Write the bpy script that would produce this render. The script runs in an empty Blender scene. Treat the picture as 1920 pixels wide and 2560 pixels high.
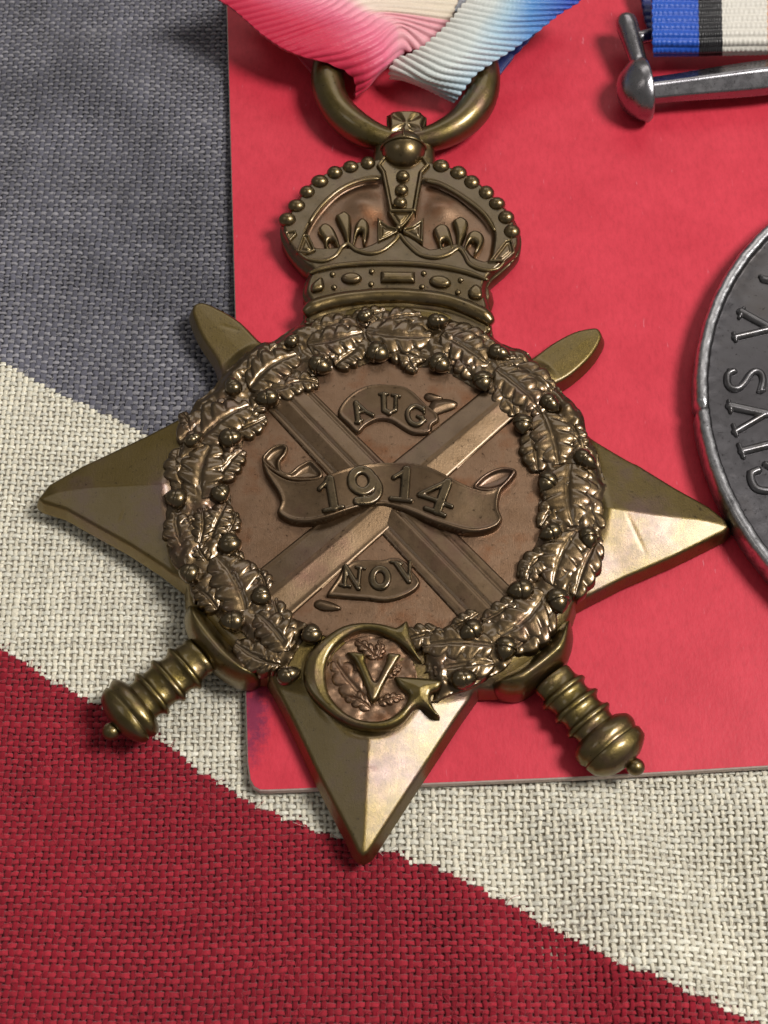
import bpy, math, random
import numpy as np
from mathutils import Vector, Matrix
random.seed(7); rng = np.random.default_rng(7)
S = bpy.context.scene
COL = S.collection
R = math.radians
# ---------------------------------------------------------------- camera (1 unit = 1 mm)
EL, DIST, FPX = R(64), 96.0, 3700.0
cam = bpy.data.objects.new('camera', bpy.data.cameras.new('camera')); COL.objects.link(cam)
cam.location = (0, -DIST*math.cos(EL), DIST*math.sin(EL))
cam.rotation_euler = (math.pi/2-EL, 0, 0)
cam.data.sensor_fit = 'VERTICAL'; cam.data.sensor_height = 36; cam.data.sensor_width = 27
cam.data.lens = FPX/2560*36
cam.data.clip_start = 1; cam.data.clip_end = 3000
cam.data.dof.use_dof = True; cam.data.dof.focus_distance = 95.0; cam.data.dof.aperture_fstop = 0.11
S.camera = cam
# ---------------------------------------------------------------- room light
W = bpy.data.worlds.new('World'); S.world = W; W.use_nodes = True
W.node_tree.nodes['Background'].inputs['Color'].default_value = (1.0, .95, .88, 1)
W.node_tree.nodes['Background'].inputs['Strength'].default_value = .14
def lamp(name, direction, dist, size, power, color, shape='DISK', size_y=None):
    l = bpy.data.lights.new(name, 'AREA'); l.shape = shape; l.size = size
    if size_y: l.size_y = size_y
    l.energy = power; l.color = color
    o = bpy.data.objects.new(name, l); COL.objects.link(o)
    d = Vector(direction).normalized(); o.location = d*dist
    o.rotation_euler = d.to_track_quat('Z', 'Y').to_euler()
    return o
lamp('ceiling_lamp', (.54, .02, .84), 360, 112, 1.05e6, (1.0, .955, .90))
lamp('second_lamp', (-.46, .02, .88), 900, 260, 2.6e5, (1.0, .93, .84))
lamp('fill_panel', (.05, .71, .70), 900, 620, 9.5e5, (1.0, .94, .87), 'RECTANGLE', 300)  # added fill, unseen; its reflection brightens the medal field and upper card
S.view_settings.view_transform = 'Standard'; S.view_settings.look = 'None'
S.view_settings.exposure = 0.12; S.view_settings.gamma = 1.0
S.render.engine = 'CYCLES'
S.render.resolution_x = 768; S.render.resolution_y = 1024
S.cycles.max_bounces = 6
# ---------------------------------------------------------------- traced outlines, in mm on the plane of the card
TR = {
 'star': [[-22.23,0.31],[-21.61,1.37],[-19.64,2.69],[-15.57,4.97],[-12.79,6.69],[-11.3,8.09],[-10.91,9.3],[-11.25,10.74],[-12.31,12.49],[-12.99,14.07],[-13.15,14.85],[-12.9,15.34],[-12.24,15.37],[-11.06,14.75],[-9.82,13.84],[-8.73,12.58],[-8.12,12.14],[-7.34,12.36],[-6.39,13.1],[-5.67,13.81],[-4.94,15.24],[-4.43,17.22],[6.36,17.22],[6.98,14.59],[7.23,13.13],[7.26,12.42],[7.92,11.85],[8.67,11.06],[9.33,10.71],[10.13,11.06],[11.37,12.07],[12.88,13.0],[14.18,13.35],[14.66,13.19],[14.72,12.42],[13.84,10.93],[12.5,9.58],[11.33,8.68],[11.61,7.45],[12.05,6.69],[13.3,5.06],[14.72,3.95],[16.09,3.01],[16.61,2.72],[18.71,1.17],[20.79,-0.21],[21.79,-1.17],[21.99,-1.71],[21.63,-2.07],[21.01,-2.38],[20.32,-2.75],[18.28,-3.8],[16.04,-4.82],[15.11,-5.23],[12.57,-6.58],[11.78,-7.03],[11.48,-7.91],[10.53,-9.63],[8.24,-11.69],[6.76,-12.59],[5.58,-12.61],[4.4,-14.3],[2.77,-16.81],[1.45,-18.81],[0.26,-20.65],[-0.51,-21.86],[-0.92,-22.46],[-1.24,-22.62],[-1.54,-22.37],[-1.99,-21.42],[-2.89,-19.73],[-4.1,-17.42],[-5.27,-14.94],[-6.24,-13.04],[-6.98,-11.74],[-7.76,-11.69],[-9.76,-10.41],[-11.58,-8.31],[-12.17,-6.71],[-12.27,-5.8],[-13.88,-4.49],[-16.05,-3.02],[-18.2,-1.77],[-20.38,-0.49],[-21.89,0.02]],
 'crown': [[-5.36,12.91],[-5.48,13.84],[-5.49,14.62],[-5.28,15.17],[-5.59,15.88],[-5.42,16.99],[-5.17,17.63],[-5.64,18.04],[-6.47,19.09],[-7.01,20.07],[-7.31,21.14],[-7.2,21.89],[-6.84,22.64],[-6.46,23.48],[-5.8,24.67],[-5.0,25.7],[-4.05,26.39],[-2.82,27.03],[-1.44,27.38],[-0.33,27.61],[-0.05,28.57],[2.87,28.57],[3.27,27.34],[4.51,26.91],[5.67,26.39],[6.55,25.7],[7.35,24.84],[8.14,23.82],[8.89,22.81],[9.39,21.72],[9.62,20.56],[9.44,19.41],[8.48,18.12],[7.38,16.99],[7.02,16.04],[7.24,14.93],[7.31,13.68],[7.16,12.29],[5.66,11.99],[0.93,12.6],[-3.43,12.6]],
 'crown_in': [[-0.33,25.65],[-1.7,25.44],[-3.2,24.59],[-4.41,23.23],[-5.26,21.72],[-5.63,20.4],[-4.87,19.41],[-3.26,19.41],[-1.39,19.41],[0.49,20.4],[1.7,20.4],[3.16,19.25],[5.18,19.74],[6.09,18.6],[7.28,18.28],[7.73,19.58],[7.77,21.06],[7.01,22.56],[5.68,23.91],[4.2,25.01],[2.97,25.44]],
 'capdome': [[-1.41,23.23],[4.1,22.98]],
 'roll': [[-5.36,13.94],[-4.75,14.44],[-3.45,14.91],[-2.14,15.14],[-0.57,15.31],[1.26,15.35],[2.83,15.19],[4.4,14.88],[5.82,14.28],[6.78,13.74],[7.25,13.2]],
 'rollunder': [[-5.25,13.53],[-4.24,14.07],[-2.8,14.46],[-0.84,14.78],[1.27,14.84],[3.1,14.62],[4.8,14.23],[6.09,13.61],[7.18,12.75]],
 'circline': [[-5.14,17.27],[-4.29,17.64],[-2.83,17.94],[-1.11,18.09],[0.48,18.1],[1.81,18.06],[3.13,17.93],[4.46,17.7],[5.77,17.32],[7.14,16.71]],
 'scallop': [[-6.13,19.28],[-5.37,18.55],[-4.3,18.3],[-3.38,18.71],[-2.9,19.49],[-2.46,19.72],[-1.92,19.23],[-0.98,18.94],[-0.05,19.23],[0.75,20.01],[1.09,20.5],[1.56,19.85],[2.48,18.87],[3.55,18.6],[4.48,18.87],[5.16,19.36],[5.55,18.87],[5.93,18.06],[6.84,17.58],[7.78,17.66],[8.4,18.39]],
 'archin_l': [[-0.32,25.45],[-1.69,25.24],[-3.19,24.39],[-4.39,23.04],[-5.24,21.53]],
 'archin_r': [[2.96,25.24],[4.19,24.81],[5.67,23.71],[6.99,22.37],[7.75,20.87]],
 'arch': [[-0.57,26.5],[-0.19,25.81],[0.36,22.33],[2.28,22.33],[2.8,25.81],[3.32,26.5],[2.85,27.36],[-0.05,27.36]],
 'archpearl': [[1.34,25.43],[1.24,24.21],[1.14,23.11]],
 'pearl': [[-1.15,26.83],[-2.39,26.49],[-3.51,25.97],[-4.57,25.2],[-5.44,24.26],[-6.16,23.07],[-6.78,21.87],[4.08,26.57],[5.31,25.97],[6.25,25.14],[7.25,24.22],[7.97,23.24],[8.58,22.04],[8.94,20.83]],
 'bead': [[-3.53,17.18],[-3.41,16.11],[-0.84,17.42],[-0.88,16.37],[2.73,17.26],[2.61,16.15],[5.26,16.7],[5.05,15.7]],
 'orb': [[1.4,27.89],[2.85,27.89]],
 'finial': [[-0.58,29.02],[0.23,29.55],[2.74,29.55],[3.5,29.02],[3.72,27.61],[3.47,26.57],[2.98,25.96],[-0.19,25.96],[-0.67,26.57],[-0.81,27.61]],
 'orbcross': [[0.44,30.9],[0.79,31.21],[2.47,31.21],[2.85,30.72],[2.67,30.01],[2.86,29.12],[2.17,29.3],[1.06,29.3],[0.37,29.12],[0.51,30.01]],
 'jewel': [[[-0.26,17.39],[2.15,17.36],[2.14,16.43],[-0.26,16.46]],[[-1.49,16.83],[-1.56,16.62],[-1.76,16.46],[-2.06,16.36],[-2.39,16.36],[-2.69,16.46],[-2.89,16.62],[-2.97,16.83],[-2.9,17.04],[-2.69,17.2],[-2.4,17.3],[-2.07,17.3],[-1.77,17.2],[-1.56,17.04]],[[4.62,16.43],[4.54,16.21],[4.32,16.06],[4.01,16.0],[3.66,16.04],[3.35,16.18],[3.14,16.39],[3.07,16.62],[3.15,16.84],[3.37,17.0],[3.68,17.06],[4.03,17.02],[4.34,16.88],[4.55,16.67]],[[-4.99,16.3],[-4.28,16.94],[-4.06,16.3],[-4.19,15.83],[-4.91,15.67]],[[5.74,15.83],[6.28,16.34],[6.77,15.83],[6.64,15.12],[5.86,15.2]]],
 'fleur': [[[-3.46,22.16],[-3.14,22.49],[-2.83,22.7],[-2.49,22.49],[-2.29,22.16],[-2.26,21.33],[-2.35,19.85],[-2.62,19.82],[-3.01,21.0]],[[-4.68,20.92],[-4.43,21.5],[-4.03,21.63],[-3.55,21.25],[-3.2,20.42],[-2.99,19.44],[-3.19,19.2],[-3.53,20.01],[-3.83,19.93],[-3.79,19.2],[-4.12,19.44],[-4.27,20.18]],[[-2.1,21.25],[-1.81,21.91],[-1.47,22.08],[-1.06,21.66],[-1.02,20.83],[-1.19,20.01],[-1.39,19.72],[-1.55,20.18],[-1.6,20.83],[-1.8,20.67],[-2.06,19.85],[-2.19,19.68]],[[4.78,21.74],[5.09,22.08],[5.43,22.19],[5.89,21.83],[5.9,21.16],[5.51,20.01],[5.29,19.2],[5.0,19.28],[4.99,20.67]],[[3.38,20.92],[3.66,21.41],[4.06,21.58],[4.53,21.33],[4.76,20.5],[4.9,19.44],[4.62,19.28],[4.37,20.01],[4.08,19.93],[4.16,19.28],[3.82,19.2],[3.67,20.01]],[[5.64,20.01],[5.86,20.75],[6.34,21.03],[6.87,20.75],[7.03,20.18],[6.76,19.36],[6.35,18.87],[6.2,19.11],[6.37,19.77],[6.11,20.01],[5.83,19.6],[5.68,18.87],[5.42,19.2]]],
 'cross': [[[0.19,22.58],[2.28,22.55],[1.7,21.59],[1.29,21.06],[1.0,21.06],[0.65,21.59]],[[-0.48,22.0],[-0.48,19.77],[0.35,20.23],[1.0,20.68],[1.0,21.06],[0.35,21.25]],[[2.81,22.0],[2.73,19.74],[1.96,20.23],[1.29,20.68],[1.29,21.06],[1.97,21.25]],[[-5.68,20.59],[-5.21,20.51],[-4.69,19.12],[-5.24,18.83],[-6.11,18.96]],[[8.38,20.02],[8.92,20.18],[9.14,18.96],[8.32,18.15],[7.12,18.15]],[[-7.03,20.76],[-6.16,20.92],[-6.02,20.51],[-6.6,19.77]]],
 'ring': [[-9.81,0.61],[-7.71,6.22],[-1.65,9.9],[6.42,7.98],[8.54,6.01],[9.66,1.73],[9.51,-1.55],[7.68,-6.0],[6.19,-7.87],[-8.27,-5.38],[-5.78,-7.6]],
 'ringgap': [[-5.45,-10.63],[2.77,-11.91]],
 'acorn': [[-4.22,9.64,0.76,0.9,-0.32],[-0.37,10.62,0.7,0.95,-0.49],[3.73,9.78,0.72,0.95,-0.82],[6.52,8.39,0.66,1,-1.36],[9.02,5.16,0.64,1,-1.73],[10.36,0.92,0.74,0.9,-2.19],[10.41,-2.63,0.72,0.85,-2.45],[8.38,-6.53,0.74,0.8,-2.7],[5.25,-9.22,0.77,0.85,-2.73],[7.34,-10.36,0.7,0.9,-1.93],[10.66,-7.24,0.76,0.85,-1.34],[12.78,-2.98,0.72,0.8,-1.21],[12.91,2.53,0.84,0.75,-0.73],[10.86,6.74,0.65,0.85,-0.71],[7.67,10.58,0.76,0.75,-0.35],[3.65,13.08,0.73,0.75,0.1],[-1.21,13.52,0.65,0.8,0.62],[-6.11,11.59,0.56,0.85,1.06],[-9.94,8.01,0.63,0.9,1.93],[-7.66,7.1,0.76,0.85,-2.9],[-9.87,4.14,0.75,0.85,0.27],[-10.33,0.16,0.61,0.95,0.93],[-12.25,4.0,0.64,0.7,0.88],[-13.19,-0.22,0.71,0.88,2.89],[-9.63,-3.34,0.7,0.95,2.03],[-12.06,-5.36,0.67,0.95,2.79],[-7.53,-6.86,0.71,0.88,1.64],[-9.25,-8.58,0.78,0.85,3.06],[-4.38,-9.36,0.6,1,1.72],[-5.7,-12.04,0.73,0.75,0.33],[4.78,-12.28,0.78,0.8,0.39]],
 'leaf': [[-8.8,7.9,-5.74,10.52,0.5,1],[-8.19,7.78,-5.06,8.79,0.42,0],[-9.4,8.94,-7.1,11.31,0.42,0],[-5.12,11.31,-1.42,12.29,0.46,1],[-4.96,12.32,-2.15,13.34,0.45,0],[-3.23,9.75,-1.23,11.15,0.55,0],[-1.21,12.38,3.13,11.94,0.46,1],[-0.54,13.02,2.48,13.72,0.4,0],[0.13,11.18,2.82,10.31,0.42,0],[3.88,12.13,6.94,9.75,0.5,1],[4.16,12.76,7.05,11.56,0.4,0],[4.45,10.87,5.93,8.76,0.5,0],[7.41,9.37,10.11,6.63,0.5,1],[8.0,9.84,11.17,7.9,0.4,0],[7.28,8.76,8.54,5.97,0.45,0],[10.37,6.03,11.16,2.26,0.55,1],[10.93,5.79,12.57,3.6,0.5,0],[9.66,4.78,9.84,1.85,0.5,0],[11.96,2.31,11.92,-2.11,0.52,1],[12.45,1.97,13.54,-2.22,0.36,0],[11.08,0.62,9.84,-2.06,0.4,0],[12.02,-2.47,10.43,-6.15,0.5,1],[13.28,-3.16,11.78,-6.79,0.36,0],[10.7,-3.85,8.39,-5.56,0.45,0],[9.87,-6.68,7.0,-9.46,0.52,1],[10.31,-7.61,7.83,-10.39,0.4,0],[8.38,-7.0,6.03,-8.48,0.42,0],[6.57,-10.14,2.37,-10.14,0.4,1],[6.63,-11.24,2.99,-11.67,0.4,0],[4.6,-9.52,2.18,-9.83,0.35,0],[-12.0,3.95,-8.75,6.63,0.5,1],[-10.35,4.6,-7.7,5.79,0.42,0],[-13.22,4.01,-10.34,6.99,0.4,0],[-11.64,-0.23,-11.09,3.8,0.55,1],[-10.54,1.1,-9.11,3.36,0.5,0],[-12.65,0.48,-13.19,3.51,0.5,0],[-10.8,-2.89,-9.96,-0.52,0.55,1],[-12.4,-3.66,-13.11,-0.99,0.5,0],[-11.52,-3.33,-11.56,-0.88,0.45,1],[-10.0,-2.89,-9.38,-1.08,0.4,0],[-8.49,-7.85,-10.48,-4.26,0.55,1],[-8.39,-6.89,-8.64,-4.42,0.45,0],[-10.21,-7.74,-11.76,-6.15,0.5,0],[-11.01,-4.53,-11.73,-3.16,0.6,0],[-5.74,-10.44,-7.75,-8.06,0.55,1],[-5.47,-9.52,-6.76,-7.05,0.42,0],[-6.24,-11.24,-8.99,-9.93,0.5,0],[-6.24,-11.36,-7.7,-10.85,0.6,0]],
 'guard_l': [[-11.99,-7.19],[-11.3,-7.5],[-10.51,-8.39],[-9.63,-9.54],[-8.6,-10.68],[-7.58,-11.71],[-7.72,-12.14],[-8.53,-12.28],[-9.44,-11.93],[-10.36,-11.28],[-11.06,-10.5],[-11.67,-9.8],[-12.13,-8.92],[-12.29,-7.95]],
 'guard_r': [[11.4,-8.23],[10.86,-8.49],[10.14,-9.51],[9.24,-10.43],[8.16,-11.23],[7.1,-11.83],[6.61,-12.28],[6.78,-12.77],[7.52,-13.02],[8.47,-12.92],[9.44,-12.23],[10.42,-11.43],[11.12,-10.83],[11.47,-10.02],[11.57,-9.11]],
 'hilt_l': [[-10.65,-9.94],[-15.75,-14.41],[-16.22,-15.13]],
 'hilt_r': [[9.72,-11.33],[13.57,-16.24],[14.8,-17.29]],
 'rings_l': [[-11.77,-11.6],[-12.6,-12.45],[-13.44,-13.22]],
 'blade_a': [[-7.76,6.65],[-5.56,8.79],[8.0,-6.27],[5.02,-8.7]],
 'blade_b': [[6.48,7.87],[8.67,6.02],[-5.53,-7.93],[-8.18,-5.32]],
 'scroll': [[-7.83,2.39],[-7.66,1.7],[-7.28,1.01],[-6.8,0.22],[-6.58,-0.46],[-6.76,-1.13],[-6.39,-1.59],[-5.63,-1.94],[-4.63,-2.01],[-3.54,-1.79],[-2.45,-1.37],[-1.25,-0.93],[-0.04,-0.76],[0.96,-1.01],[1.96,-1.46],[2.95,-1.99],[4.14,-2.43],[5.33,-2.7],[6.32,-2.61],[7.13,-2.24],[7.47,-1.68],[7.27,-1.01],[7.3,-0.34],[7.52,0.33],[8.05,0.9],[8.5,1.58],[8.24,1.91],[7.91,1.36],[7.33,0.67],[6.51,0.33],[5.71,0.5],[4.81,0.9],[4.01,1.36],[3.0,1.93],[1.99,2.27],[0.97,2.39],[-0.25,2.39],[-1.27,2.22],[-2.28,1.93],[-3.29,1.53],[-4.09,1.18],[-5.1,1.01],[-6.12,1.15],[-7.05,1.7],[-7.53,2.27]],
 'curl_l': [[-7.79,2.38],[-7.76,2.9],[-7.22,3.51],[-6.56,3.74],[-6.19,3.49],[-6.33,2.9],[-6.65,2.44],[-6.55,1.81],[-6.04,1.64],[-5.49,2.15],[-4.74,2.56],[-4.32,2.21],[-3.9,1.64],[-4.1,1.18],[-5.11,1.01],[-6.13,1.16],[-7.05,1.69]],
 'curl_r': [[5.67,0.55],[6.04,1.18],[6.66,1.69],[7.38,2.0],[8.1,2.0],[8.49,1.69],[8.06,0.95],[7.43,0.5],[6.52,0.29]],
 'aug': [[-3.04,6.1],[-2.72,7.03],[-2.01,7.8],[-1.26,8.24],[-0.3,8.4],[1.03,8.29],[1.69,8.02],[2.35,7.36],[2.82,6.81],[3.47,6.21],[3.61,5.61],[3.18,5.24],[3.08,4.75],[2.61,4.54],[1.86,4.59],[1.2,4.97],[0.45,5.51],[-0.39,5.59],[-1.15,5.18],[-1.7,4.62],[-2.37,5.29]],
 'aug_curl': [[[2.62,7.47],[2.86,7.77],[3.33,7.69],[3.9,7.36],[3.33,7.09],[2.85,7.14]],[[2.99,6.87],[3.33,7.22],[4.18,7.31],[4.82,7.03],[4.69,6.59],[3.97,6.27],[3.31,6.0],[3.02,5.89],[2.84,6.32]]],
 'nov': [[-3.56,-6.74],[-2.99,-5.73],[-2.41,-4.76],[-1.62,-4.33],[-0.24,-4.33],[0.65,-4.14],[1.34,-4.44],[1.78,-5.09],[2.26,-5.84],[1.91,-6.48],[0.93,-7.0],[-0.04,-7.19],[-1.02,-7.06],[-1.99,-7.0],[-2.97,-6.9]],
 'nov_curl': [[-4.29,-7.17],[-3.95,-6.96],[-3.17,-7.17],[-2.63,-7.49],[-2.77,-7.7],[-3.64,-7.75],[-4.23,-7.49]],
 'digits': [[[[[-3.45,0.92],[-3.12,-1.05]],0.269],[[[-3.42,0.97],[-4.07,0.29]],0.165],[[[-3.74,-1.27],[-2.59,-1.03]],0.145]],[[[[-0.71,0.88],[-0.73,0.68],[-0.8,0.5],[-0.9,0.34],[-1.04,0.22],[-1.2,0.14],[-1.37,0.11],[-1.54,0.14],[-1.7,0.22],[-1.84,0.34],[-1.95,0.5],[-2.02,0.68],[-2.04,0.88],[-2.02,1.08],[-1.95,1.27],[-1.85,1.43],[-1.71,1.55],[-1.55,1.63],[-1.38,1.66],[-1.21,1.63],[-1.05,1.55],[-0.91,1.43],[-0.8,1.27],[-0.73,1.08],[-0.71,0.88]],0.269],[[[-0.63,1.09],[-0.37,0.52],[-0.45,-0.1],[-0.9,-0.49],[-1.65,-0.58]],0.269]],[[[[1.42,1.71],[1.28,-0.27]],0.269],[[[1.42,1.7],[0.64,1.2]],0.165],[[[0.44,-0.29],[1.68,-0.49]],0.155]],[[[[4.14,0.8],[2.26,-0.1]],0.176],[[[2.21,-0.1],[4.25,-0.99]],0.145],[[[4.04,0.69],[3.35,-1.27]],0.279],[[[2.6,-1.07],[3.79,-1.61]],0.145]]],
 'auglet': [[[[[-1.83,6.86],[-1.67,5.44]],0.17],[[[-1.8,6.86],[-1.17,6.19],[-0.72,5.93]],0.13],[[[-1.65,6.1],[-1.17,6.25]],0.1],[[[-1.84,5.38],[-1.42,5.53]],0.1]],[[[[-0.02,7.5],[0.01,6.31],[0.34,6.1]],0.17],[[[0.79,7.41],[0.76,6.31],[0.34,6.1]],0.13],[[[-0.29,7.53],[0.24,7.52]],0.1],[[[0.54,7.47],[1.04,7.34]],0.1]],[[[[2.55,6.37],[2.1,6.63],[1.67,6.39],[1.53,5.96],[1.71,5.44],[2.13,5.21],[2.49,5.44],[2.49,5.73]],0.16],[[[2.19,5.85],[2.69,5.53]],0.11],[[[2.63,6.54],[2.62,6.08]],0.09]]],
 'novlet': [[[[[-2.38,-4.98],[-2.43,-6.16]],0.134],[[[-2.38,-4.87],[-1.56,-6.32]],0.155],[[[-1.47,-4.93],[-1.59,-6.32]],0.124],[[[-2.7,-6.1],[-2.09,-6.21]],0.103],[[[-1.71,-4.9],[-1.2,-5.0]],0.103]],[[[[0.23,-5.65],[0.21,-5.84],[0.14,-6.01],[0.04,-6.15],[-0.09,-6.23],[-0.24,-6.26],[-0.38,-6.23],[-0.51,-6.15],[-0.62,-6.01],[-0.69,-5.84],[-0.71,-5.65],[-0.69,-5.45],[-0.62,-5.28],[-0.52,-5.14],[-0.39,-5.06],[-0.24,-5.02],[-0.09,-5.06],[0.04,-5.14],[0.14,-5.28],[0.21,-5.45],[0.23,-5.65]],0.196]],[[[[0.79,-4.66],[1.54,-5.84]],0.165],[[[1.61,-4.55],[1.57,-5.84]],0.114],[[[0.45,-4.55],[1.09,-4.68]],0.103]]],
 'cyg': [[1.31,-8.53],[1.45,-8.55],[1.57,-9.08],[1.75,-9.77],[2.03,-10.58],[2.3,-11.19],[1.9,-10.92],[1.38,-10.42],[0.8,-9.91],[0.22,-9.55],[-0.48,-9.24],[-1.24,-9.17],[-1.94,-9.41],[-2.64,-9.91],[-3.15,-10.58],[-3.44,-11.38],[-3.46,-12.23],[-3.28,-13.08],[-2.93,-13.68],[-2.35,-14.28],[-1.78,-14.62],[-1.21,-14.8],[-0.53,-14.86],[0.16,-14.74],[0.73,-14.4],[1.19,-13.92],[1.45,-13.32],[1.19,-13.02],[0.85,-12.72],[0.63,-12.26],[0.71,-12.08],[1.66,-12.12],[2.81,-12.23],[3.45,-12.35],[3.45,-12.72],[3.2,-13.01],[2.86,-13.14],[2.8,-13.56],[3.01,-14.1],[3.33,-14.57],[3.0,-14.56],[2.55,-14.19],[2.13,-13.99],[1.75,-14.16],[1.29,-14.75],[0.72,-15.17],[0.04,-15.4],[-0.75,-15.44],[-1.77,-15.24],[-2.69,-14.82],[-3.49,-14.22],[-4.19,-13.5],[-4.66,-12.78],[-4.85,-11.99],[-4.71,-10.95],[-4.2,-10.14],[-3.46,-9.46],[-2.53,-8.85],[-1.6,-8.63],[-0.66,-8.62],[0.22,-8.78],[0.75,-8.93],[1.1,-8.68]],
 'cyv': [[-2.28,-10.5],[-1.16,-10.58],[-1.1,-11.07],[-0.76,-11.93],[-0.52,-12.37],[-0.19,-11.74],[0.13,-11.01],[0.21,-10.56],[1.02,-10.64],[0.92,-11.01],[0.42,-11.87],[-0.04,-12.78],[-0.36,-13.5],[-0.64,-13.73],[-0.9,-13.56],[-1.09,-12.84],[-1.49,-11.81],[-1.84,-11.07]],
 'cyleaf': [[[-0.88,-13.51],[-2.99,-10.89]],[[-0.48,-10.82],[-1.71,-9.7]],[[-0.48,-10.95],[-0.25,-9.64]],[[-0.76,-13.99],[-2.49,-13.03]],[[-0.3,-13.63],[1.14,-13.27]],[[0.1,-12.05],[1.03,-11.32]]],
 'sring': [[-4.16,34.81],[-3.85,33.33],[-3.01,31.52],[-1.73,30.26],[-0.05,29.37],[3.16,29.28],[4.49,29.9],[5.93,31.34],[7.03,33.15],[7.58,34.81]],
 'silver': [[26.86,21.67],[24.29,18.39],[22.57,15.26],[21.2,11.95],[20.61,9.0],[20.48,6.64],[20.73,3.32],[21.4,0.09],[22.73,-2.8],[23.85,-4.8]],
 'silver_in': [[26.72,20.42],[24.12,16.67],[22.35,13.05],[21.53,9.93],[21.29,6.9],[21.7,3.06],[22.41,0.34],[23.63,-2.44]],
 'nick': [[20.44,6.77]],
 'sillet': [[[[[24.25,14.21],[26.19,12.83]],0.268],[[[23.63,12.15],[26.19,12.83]],0.223],[[[24.08,13.73],[24.46,14.49]],0.134],[[[23.58,12.49],[23.66,11.88]],0.134]],[[[[23.24,9.49],[22.87,9.25],[22.77,8.59],[22.99,8.17],[23.44,8.17],[23.88,8.59],[24.29,9.19],[24.69,9.49],[25.05,9.32],[25.13,8.72],[24.9,8.0]],0.223],[[[22.96,9.59],[23.4,9.45]],0.123],[[[24.72,7.9],[25.13,8.01]],0.123]],[[[[22.77,6.82],[25.04,6.23]],0.29],[[[22.88,4.88],[25.04,6.23]],0.223],[[[22.7,7.21],[22.75,6.36]],0.134],[[[22.81,5.4],[22.96,4.63]],0.134]],[[[[23.2,3.45],[25.4,4.06]],0.268],[[[23.03,3.93],[23.24,3.02]],0.156]],[[[[24.07,2.07],[23.6,1.8],[23.59,1.18],[23.92,0.68],[24.78,0.56]],0.245],[[[23.5,1.92],[24.08,2.17]],0.156],[[[24.61,2.48],[25.08,2.17]],0.223]],[[[[26.07,16.88],[26.75,16.67]],0.245],[[[25.91,17.1],[26.17,16.74]],0.156]]],
 'card': [[-11.98,40.34],[-8.15,-16.67],[-7.37,-18.35],[-4.76,-18.28],[2.41,-17.97],[11.55,-17.58],[22.99,-16.89]],
 'blue_edge': [[-32.35,15.19],[-26.41,12.02],[-24.02,10.45],[-21.31,8.9],[-18.2,7.4],[-16.15,6.14],[-13.03,4.14],[-8.93,1.46]],
 'red_edge': [[-29.41,-6.2],[-24.01,-9.17],[-20.48,-11.43],[-17.46,-12.93],[-13.2,-15.34],[-11.93,-16.42],[-10.25,-17.58],[-8.6,-18.68],[-5.52,-20.15],[-2.52,-21.15],[-0.23,-22.0],[1.95,-22.39],[4.89,-23.79],[6.33,-24.5],[9.2,-26.07],[13.52,-28.43],[16.54,-29.76],[20.73,-31.46],[25.23,-33.44]],
 'pink': [[[-14.39,41.28,4.6],[-11.01,42.4,4.8],[-6.54,43.41,5],[-1.14,44.52,5],[6.98,44.03,5]],[[-11.58,39.76,4.2],[-9.77,39.94,4.5],[-6.92,40.45,4.7],[-2.93,41.88,4.6],[6.5,41.72,4.4]],[[-9.11,37.43,3.8],[-6.17,38.12,4.3],[-3.96,39.12,4.6],[-1.49,40.76,4.4],[5.61,40.88,3.8]],[[-7.85,36.45,3.6],[-4.84,37.43,4.1],[-2.54,38.2,4.4],[-0.5,39.38,4.2],[5.06,39.49,3.5]],[[-6.96,35.91,3.5],[-4.12,36.71,4],[-1.74,37.59,4.3],[0.1,39.03,4.0],[4.83,38.8,3.2]],[[-5.71,35.42,3.4],[-3.23,35.65,3.9],[-0.94,36.79,4.1],[1.01,38.53,3.7],[3.89,38.04,2.8]],[[-4.2,35.0,3.3],[-2.17,35.29,3.6],[-0.41,36.15,3.8],[1.24,38.23,3.4],[2.9,37.26,2.5]],[[-2.89,34.68,2.9],[-1.56,34.86,3.2],[-0.23,35.6,3.4],[1.19,37.49,3.0],[2.1,37.22,2.3]],[[-2.18,34.33,2.4],[-1.21,34.4,2.7],[-0.14,35.14,2.9],[1.02,36.58,2.6],[1.47,37.17,2.1]],[[-2.02,34.01,1.6],[-1.3,34.23,2.0],[-0.59,34.97,2.2],[0.3,36.09,2.0],[0.75,36.98,1.8]],[[-2.12,33.86,1.0],[-1.31,34.49,1.2],[-0.69,35.45,1.3],[0.12,36.5,1.3],[0.58,37.21,1.3]]],
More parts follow.
